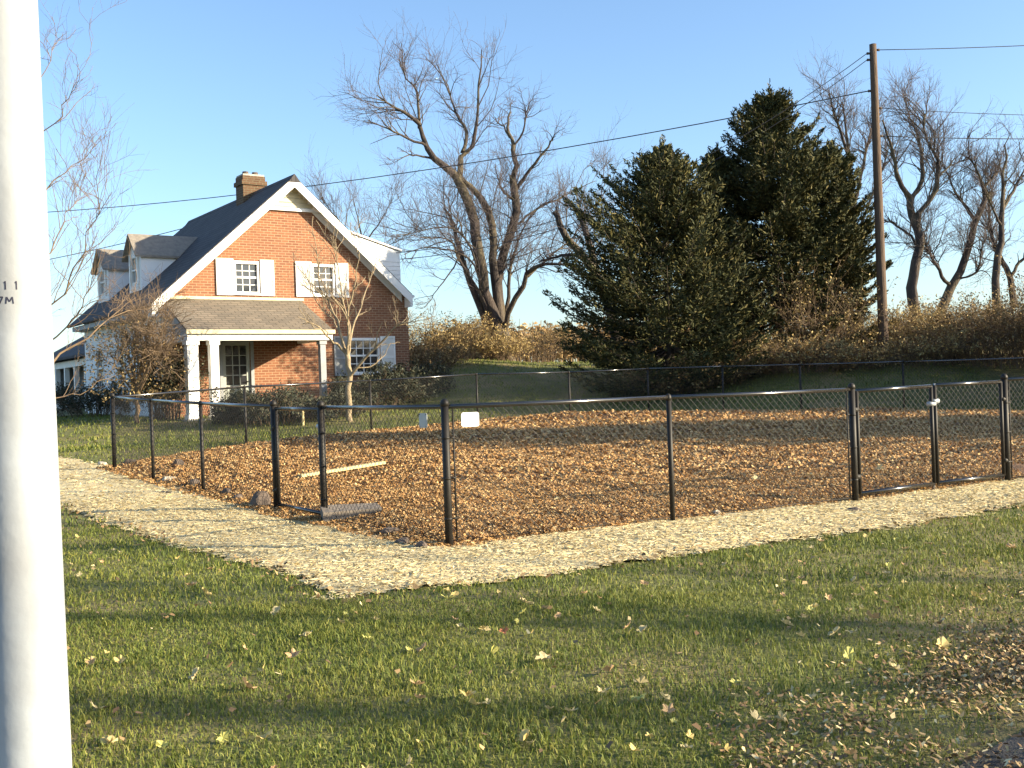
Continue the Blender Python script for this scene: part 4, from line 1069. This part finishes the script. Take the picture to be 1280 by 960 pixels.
# more of the same row outside the frame, on the sun side
for (x, y, sc, rz, lb) in ((15.2, 18.4, .95, 1.0, "evergreen right of the frame beside the fenced yard"), (18.5, 27.0, 1.0, 2.2, "evergreen right of the frame behind the fenced yard"), (17.4, 30.0, .6, 2.9, "small evergreen right of the frame at the bank foot"), (14.6, 24.6, .5, 4.1, "smallest evergreen right of the frame beside the fence")):
    c = copy_tree(c1); c.location = (x, y, tz(x, y)); c.scale = (sc,) * 3; c.rotation_euler.z = rz; c['label'] = lb
# bare trees across the road to the right, outside the frame, whose shade falls on the lawn
def road_tree(x, y, H, r, seed, label):
    z = tz(x, y); g = np.random.default_rng(seed); L = [([(x, y, z - .1), (x + .05, y, z + H * .25), (x - .05, y + .1, z + H * .45), (x + .1, y, z + H * .6), (x, y, z + H)], 0, 0, r, r * .15)]
    for k in range(7):
        a_ = k * 2.4 + seed; h0 = H * (.38 + .07 * k); l = H * (.42 - .035 * k); c_, s_ = math.cos(a_), math.sin(a_)
        L.append(([(x, y, z + h0), (x + c_ * l * .3, y + s_ * l * .3, z + h0 + l * .3), (x + c_ * l * .55, y + s_ * l * .6, z + h0 + l * .75), (x + c_ * l * .9, y + s_ * l * .8, z + h0 + l * 1.2)], 0, 0, r * .42, .02))
    return bare_tree("bare_tree", label, "tree", L, seed, n1=40, n2=200, n3=500, L1=1.4, L2=.8, L3=.5, rt=.005, r1=.03)
road_tree(25.0, .9, 14.5, .15, 71, "bare roadside tree right of the frame nearest the lawn")
road_tree(30.5, -2.1, 15.5, .15, 72, "bare roadside tree farther right of the frame")

# ------------------------------------------------------------------ brush, shrubs, corn
def bush(name, label, cat, base, w, h, seed, m='bramble', tm='twigb', nst=90, nlf=1500, leaf=.05, group=None, dome=True):
    g = np.random.default_rng(seed); root = thing(name, base, label, cat, group)
    a = g.uniform(0, 2 * np.pi, nst); r0 = np.sqrt(g.uniform(0, 1, nst)) * w * .35
    p0 = np.stack([r0 * np.cos(a), r0 * np.sin(a), np.full(nst, -.05)], 1)
    out = g.uniform(.2, 1.0, nst) * w * .5; hh = h * g.uniform(.55, 1.15, nst) * (1.05 - .35 * out / (w * .5))
    K = 5; pts = []
    for k in range(K):
        s = k / (K - 1); pts.append(p0 + np.stack([np.cos(a) * out * s ** 1.4, np.sin(a) * out * s ** 1.4, hh * (1 - (1 - s) ** 1.7) - (.12 * h) * s ** 3], 1) + g.normal(size=(nst, 3)) * .04 * s)
    A = np.stack(pts, 1); RA = np.linspace(.012, .004, K)[None] * np.ones((nst, 1))
    B, RB = sprout(g, A, RA, nst * 4, h * .38, (.4, 1.1), .2, 3, .006, .0035, .3, 1.0, .3)
    C2, RC = sprout(g, B, RB, nst * 5, h * .18, (.4, 1.1), .15, 3, .004, .003, .2, 1.0, .3)
    V, Fq = merge_np([tubes_np(A, RA, 4), tubes_np(B, RB, 3), tubes_np(C2, RC, 3)])
    np_mesh("stem", V, Fq, tm, root)['kind'] = 'stuff'
    Q = np.concatenate([B[:, 1:].reshape(-1, 3), C2[:, 1:].reshape(-1, 3)])
    c = Q[g.integers(0, len(Q), nlf)] + g.normal(size=(nlf, 3)) * .06
    u = unit(g.normal(size=(nlf, 3))); v = unit(np.cross(u, g.normal(size=(nlf, 3)))); s = leaf * g.uniform(.5, 1.3, nlf)[:, None]
    V, Fq = quads_np(c, u * s, v * s * .6); np_mesh("foliage", V, Fq, m, root)['kind'] = 'stuff'
    return root

gb = np.random.default_rng(77)
BR = "dry brush along the bank"
brush = [  # px, d, width, height, material, label
    (1005, 33.4, 3.0, 1.1, 'golden', "sunlit dry bramble at the foot of the tallest evergreen"),
    (1022, 34.2, 2.3, 2.4, 'golden', "tall dry bramble left of the utility pole with reaching stems"),
    (1074, 33.6, 2.2, .6, 'golden', "dry bramble just left of the utility pole foot"),
    (1128, 35.6, 3.0, 1.5, 'golden', "brown bramble just right of the utility pole foot"),
    (1155, 33.8, 3.0, .95, 'golden', "pale dry bramble below the forked bare tree"),
    (1195, 35.0, 3.2, 1.35, 'golden', "brown bramble below the leaning bare tree"),
    (1235, 33.5, 3.2, 1.6, 'bramble', "dark brown bramble below the double trunked bare tree"),
    (1280, 33.0, 3.4, 2.2, 'bramble', "dark bramble cut by the right picture edge"),
    (1325, 33.0, 3.4, 2.4, 'bramble', "dark bramble beyond the right picture edge"),
    (1100, 38.5, 4.0, 1.35, 'golden', "bramble standing behind the utility pole"),
    (1180, 39.5, 4.0, 1.4, 'bramble', "bramble behind the leaning bare tree foot"),
    (1250, 39.5, 4.0, 1.9, 'bramble', "bramble farther back at the right"),
    (960, 34.0, 2.4, 1.0, 'bramble', "low bramble under the tallest evergreen"),
    (905, 33.6, 2.6, .8, 'bramble', "low bramble under the narrow evergreen"),
    (850, 33.2, 2.6, .7, 'bramble', "low bramble under the broad evergreen"),
    (535, 42.0, 3.0, 1.75, 'golden', "golden dry bramble beside the house's right corner"),
    (572, 43.0, 3.0, 1.6, 'golden', "golden dry bramble left of the big bare tree"),
    (598, 44.5, 2.0, 1.3, 'golden', "small golden bramble touching the big bare tree trunk"),
    (628, 43.2, 1.6, .9, 'golden', "tuft of dry stems at the big bare tree foot"),
    (665, 48.0, 3.0, 1.5, 'bramble', "reddish brown bramble right of the big bare tree"),
    (545, 39.0, 2.2, .9, 'bramble', "low brown bramble at the shaded bank edge"),
]
for i, (px, d, w, h, m, lb) in enumerate(brush):
    b = cbase(px, d); bush("bramble_bush", lb, "bush", b, w, h, 100 + i, m, 'twigb', 130 if d < 38 else 90, 3900 if w > 2.5 else 2600, .036, BR)
for i, (px, d, w, h, lb) in enumerate(((345, 28.0, 1.9, .85, "rounded dark shrub before the porch with a pale stake beside"), (402, 28.6, 1.5, .62, "low dark shrub under the shade-grey porch column"), (305, 28.3, 1.0, .55, "small dark shrub by the porch step"), (468, 31.6, 2.2, .95, "wide dark shrub under the lower right window"), (512, 33.4, 1.6, 1.0, "dark shrub at the right house corner"), (204, 30.0, 1.3, 1.6, "dark shrub left of the white porch columns"), (118, 35.0, 2.6, 1.0, "dark shrub in the shade along the side wing"))):
    bush("evergreen_shrub", lb, "shrub", cbase(px, d), w, h, 200 + i, 'shrub', 'twigb', 70, 9000, .032, "dark shrubs planted before the house")
# corn
nC = 1500
gc = np.random.default_rng(9)
x = gc.uniform(-10, 14, nC); row = gc.integers(0, 16, nC); y = 53 + row * .9 + gc.normal(0, .1, nC); z = terrain(x, y)
hh = gc.uniform(1.5, 2.2, nC)
st = np.stack([np.stack([x, y, z], 1), np.stack([x + gc.normal(0, .08, nC), y, z + hh], 1)], 1)
parts_ = [tubes_np(st, np.stack([np.full(nC, .018), np.full(nC, .008)], 1), 3)]
nl = nC * 7; k = gc.integers(0, nC, nl); t = gc.uniform(.15, 1, nl); a = gc.uniform(0, 2 * np.pi, nl); ln = gc.uniform(.25, .5, nl)
p0 = np.stack([x[k], y[k], z[k] + hh[k] * t], 1); dv = np.stack([np.cos(a), np.sin(a), gc.uniform(-.3, .6, nl)], 1)
wv = np.stack([-np.sin(a), np.cos(a), gc.normal(0, .5, nl)], 1) * .03
tip = p0 + dv * ln[:, None] + np.array([0, 0, -.12])
V = np.stack([p0 - wv, p0 + wv, p0 + dv * (ln * .5)[:, None] + wv + np.array([0, 0, .06]), tip], 1).reshape(-1, 3)
parts_.append((V, np.arange(4 * nl).reshape(nl, 4)))
V, Fq = merge_np(parts_); tag(np_mesh("corn_crop", V, Fq, 'corn'), "standing dry brown corn in the field beyond the bank", kind='stuff')

# ------------------------------------------------------------------ small things on the ground
def rock(px, py, w, h, label, seed, m='rock', spread=1.3):
    g = np.random.default_rng(seed); p = G(px, py)
    import bmesh
    bm = bmesh.new(); bmesh.ops.create_icosphere(bm, subdivisions=3, radius=.5)
    axes = unit(g.normal(size=(14, 3))); cuts = g.uniform(.30, .48, 14)
    for v in bm.verts:
        q = np.array(v.co)
        for a_, c_ in zip(axes, cuts):
            d_ = q @ a_
            if d_ > c_: q = q - a_ * (d_ - c_) * .9
        q = q + .02 * np.sin(q * 17 + seed); v.co = (q[0] * w * spread, q[1] * w * .9, q[2] * h)
    me = bpy.data.meshes.new("rock"); bm.to_mesh(me); bm.free(); me.materials.append(M[m])
    o = bpy.data.objects.new("rock", me); COL.objects.link(o)
    zt = max(tz(p.x, p.y), float(mulch_z(np.array(p.x), np.array(p.y))) if mulch_in(np.array([p.x]), np.array([p.y]))[0] else -9)
    o.location = (p.x, p.y, zt + h * .22); o.rotation_euler.z = g.uniform(0, 3)
    tag(o, label, "rock", "rocks along the mulch edge")
RK = [(325, 636, .26, .24, "dark pointed boulder beside the single gate post", 1, 'rock'), (527, 688, .17, .13, "grey rock in front of the near corner post", 2, 'rock'),
      (503, 683, .14, .12, "dark rock left of the near corner post", 3, 'rock'), (487, 672, .16, .10, "flat brown rock where the mulch ends near the corner", 4, 'rock'),
      (243, 611, .18, .14, "brown rock left of the third fence post", 5, 'rock'), (212, 604, .18, .12, "pale rock on the straw by the left fence", 6, 'rockp'),
      (222, 590, .2, .16, "dark rock between the two farther left posts", 7, 'rock'), (163, 583, .22, .16, "dark rock next to the far left corner post", 8, 'rock'),
      (128, 582, .2, .12, "low tan rock left of the far corner post", 9, 'rockp'), (298, 628, .14, .11, "small dark rock before the pointed boulder", 10, 'rock'),
      (896, 646, .085, .08, "small white stone on the edge of the straw path", 11, 'rockp'), (283, 622, .13, .10, "brown rock right of the third fence post", 12, 'rock'),
      (1067, 641, .16, .08, "dark flat rock at the foot of the double gate post", 13, 'rock'), (207, 617, .3, .05, "flat grey stone sunk in the straw path", 14, 'rock')]
for r_ in RK: rock(r_[0], r_[1], r_[2], r_[3], r_[4], r_[5], r_[6])
# plank and slab
a, b = Vector((-3.05, 15.3, 0)), Vector((-1.98, 16.35, 0))
for v in (a, b): v.z = float(mulch_z(np.array(v.x), np.array(v.y))) + .05
d = (b - a).normalized(); sd_ = Vector((-d.y, d.x, 0)); upv = d.cross(sd_)
mb = MB(); w_, h_ = .055, .022; b_ = .004
prof = [(-w_, -h_ + b_), (-w_ + b_, -h_), (w_ - b_, -h_), (w_, -h_ + b_), (w_, h_ - b_), (w_ - b_, h_), (-w_ + b_, h_), (-w_, h_ - b_)]
mb.prism([sd_ * p + upv * q for p, q in prof], b - a); o = mb.build("plank", 'wood'); o.location = a
tag(o, "pale wooden board lying on the brown mulch behind the gate", "board")
p = G(424, 655); mb = MB()
q0 = [(-.33, -.14, 0), (.30, -.17, .0), (.34, .12, .03), (-.28, .15, .05)]
mb.prism([Vector(v) for v in q0], (0, 0, .09)); o = mb.build("stone_slab", 'slab'); o.location = (p.x + .1, p.y + .12, tz(p.x, p.y) + .05); o.rotation_euler = (0, 0, .45)
tag(o, "grey stone slab lying by the foot of the single gate post", "slab")
p = G(379, 532); mb = MB(); mb.tube([(0, 0, -.1), (0, 0, .42), (0, 0, .45)], [.035, .035, .02], 8); o = mb.build("stake", 'wood'); o.location = (p.x, p.y, tz(p.x, p.y))
tag(o, "short pale stake standing at the dark shrub before the house", "stake")

# fallen leaves: one mesh per shape, copies share it
def leaf_mesh(kind, m, seed):
    g = np.random.default_rng(seed); c = [(0, 0, .12)]; n = 22; vs = []
    for i in range(n):
        th = 2 * np.pi * i / n
        if kind == 'maple': r = .5 * (.52 + .48 * abs(math.cos(2.5 * th + .0)) ** 1.3) * (1.0 if math.cos(th) > -.8 else .6)
        else: r = .5 * (.55 + .45 * abs(math.cos(th)) ** 1.2) if abs(math.cos(th)) > .2 else .26
        x, y = r * math.cos(th), r * math.sin(th)
        vs.append((x, y, .12 + .35 * abs(y) * g.uniform(.8, 2.0) + .5 * x * x * g.uniform(-.5, 2.5)))
    V_ = [(0, 0, .1)] + vs; Fc = [(0, 1 + i, 1 + (i + 1) % n) for i in range(n)]
    b_ = len(V_); V_ += [(-.42, -.02, .1), (-.42, .02, .1), (-.85, .0, .16)]; Fc.append((b_, b_ + 1, b_ + 2))
    me = bpy.data.meshes.new("fallen_leaf"); me.from_pydata(V_, [], Fc); me.update(); me.materials.append(M[m]); return me
LM = {m: [leaf_mesh('maple', m, i), leaf_mesh('oval', m, i + 9)] for i, m in enumerate(('leafy', 'leafo', 'leafp', 'leafg', 'leafr'))}
def leaf(px, py, size, m, label, shape=0, tilt=.35, pt=None):
    p = G(px, py) if pt is None else Vector(pt)
    o = bpy.data.objects.new("fallen_leaf", LM[m][shape]); COL.objects.link(o)
    o.location = (p.x, p.y, tz(p.x, p.y) + .018); o.scale = (size,) * 3
    o.rotation_euler = (rng.normal(0, tilt), rng.normal(0, tilt), rng.uniform(0, 6.28))
    return tag(o, label, "leaf", "fallen leaves on the lawn")
LV = [(682, 832, .115, 'leafp', "largest pale curled leaf alone in the middle of the lawn", 0), (613, 822, .09, 'leafg', "yellow green oval leaf left of the large pale curled leaf", 1),
      (830, 880, .08, 'leafp', "bright pale leaf right of a rounder yellow one", 0), (800, 882, .075, 'leafg', "round yellow leaf touching the bright pale leaf", 1),
      (658, 931, .08, 'leafy', "slim yellow leaf near the bottom middle of the picture", 1), (713, 897, .075, 'leafp', "pale leaf below the large pale curled leaf", 0),
      (793, 947, .07, 'leafy', "yellow leaf at the bottom edge below the round yellow one", 0), (120, 894, .10, 'leafp', "pale star shaped leaf next to the white pole", 0),
      (152, 832, .08, 'leafy', "upright yellow leaf right of the white pole", 1), (330, 843, .08, 'leafy', "bright yellow leaf on the left part of the lawn", 0),
      (307, 866, .105, 'leafo', "long tan leaf below the bright yellow leaf at left", 1), (246, 850, .085, 'leafp', "pale leaf left of the bright yellow leaf", 1),
      (332, 931, .08, 'leafy', "yellow leaf low at the left near the bottom edge", 1), (368, 827, .10, 'leafo', "curled tan leaf right of the bright yellow leaf", 0),
      (384, 801, .10, 'leafp', "pale brown upright leaf above the curled tan one", 1), (241, 737, .11, 'leafo', "tan leaf on the lawn below the straw path at left", 0),
      (255, 746, .10, 'leafy', "yellow leaf touching the tan leaf below the path", 1), (346, 770, .09, 'leafp', "pale leaf below the straw path corner", 1),
      (560, 754, .11, 'leafg', "yellow green leaf below the straw path middle", 0), (657, 759, .10, 'leafp', "pale square looking leaf below the straw path", 1),
      (804, 794, .085, 'leafp', "pale leaf above the dark shade band", 1), (763, 846, .10, 'leafo', "tan leaf in the shade right of the large curled one", 1),
      (800, 861, .09, 'leafp', "pale leaf just above the round yellow leaf", 0), (631, 794, .07, 'leafr', "small russet leaf on the middle lawn", 0),
      (945, 908, .10, 'leafp', "white looking leaf on the grass where the brown litter begins", 0), (519, 863, .09, 'leafo', "tan leaf left of the yellow pair on the lawn", 0),
      (584, 878, .09, 'leafy', "yellow leaf upper of a close pair", 0), (595, 889, .08, 'leafy', "yellow leaf lower of a close pair", 1), (1176, 815, .10, 'leafy', "bright leaf right of the middle on the right lawn", 1),
      (1119, 843, .085, 'leafp', "round pale leaf above the brown litter", 1), (1060, 826, .085, 'leafg', "upright yellow green leaf on the right lawn", 1), (1091, 779, .11, 'leafo', "orange tan leaf below the dark grass streak", 0),
      (1014, 769, .085, 'leafg', "yellow green leaf left below the dark grass streak", 0), (1045, 797, .085, 'leafp', "pale leaf in a loose row on the right lawn", 1), (1067, 797, .08, 'leafp', "pale leaf at the right end of a loose row", 0),
      (981, 786, .10, 'leafp', "pale upright leaf at the left end of a loose row", 0), (1207, 720, .10, 'leafy', "yellow leaf high on the right lawn near the path", 1), (1266, 690, .12, 'leafo', "tan leaf near the right end of the straw path", 0)]
for l_ in LV: leaf(l_[0], l_[1], l_[2] * .92, l_[3], l_[4], l_[5])
gl = np.random.default_rng(123); k = 0
mats_ = ['leafy', 'leafo', 'leafp', 'leafg', 'leafp', 'leafo', 'leafy']
while k < 200:
    x = gl.uniform(-5, 7); y = 3.6 + 7.5 * gl.uniform(0, 1) ** 1.4
    if not in_view(np.array(x), np.array(y), 0) or path_in(np.array([x]), np.array([y]))[0] or mulch_in(np.array([x]), np.array([y]))[0] or road_side(x, y) > .1: continue
    if x < .3 and gl.random() < .4: continue
    mk = mats_[k % 7]; sh = int(gl.integers(0, 2))
    o = leaf(0, 0, gl.uniform(.032, .068), mk, "small %s %s leaf lying loose on the lawn" % ({'leafy': 'yellow', 'leafo': 'tan', 'leafp': 'pale', 'leafg': 'greenish'}[mk], ('lobed', 'oval')[sh]), sh, .4, (x, y, 0)); k += 1
    o['group'] = "small %s %s leaves" % ({'leafy': 'yellow', 'leafo': 'tan', 'leafp': 'pale', 'leafg': 'greenish'}[mk], ('lobed', 'oval')[sh])
for (px, py) in ((1012, 608), (1148, 592), (945, 612), (800, 618), (735, 560), (1100, 598), (870, 560), (650, 600), (700, 640), (1180, 570)):
    p = G(px, py); leaf(0, 0, .12, 'leafp', "pale fallen leaf lying on the brown mulch", 0, .3, p)
for o in list(S.objects):
    if o.get('label') == "pale fallen leaf lying on the brown mulch": o.location.z += .10; o['group'] = "fallen leaves on the mulch"
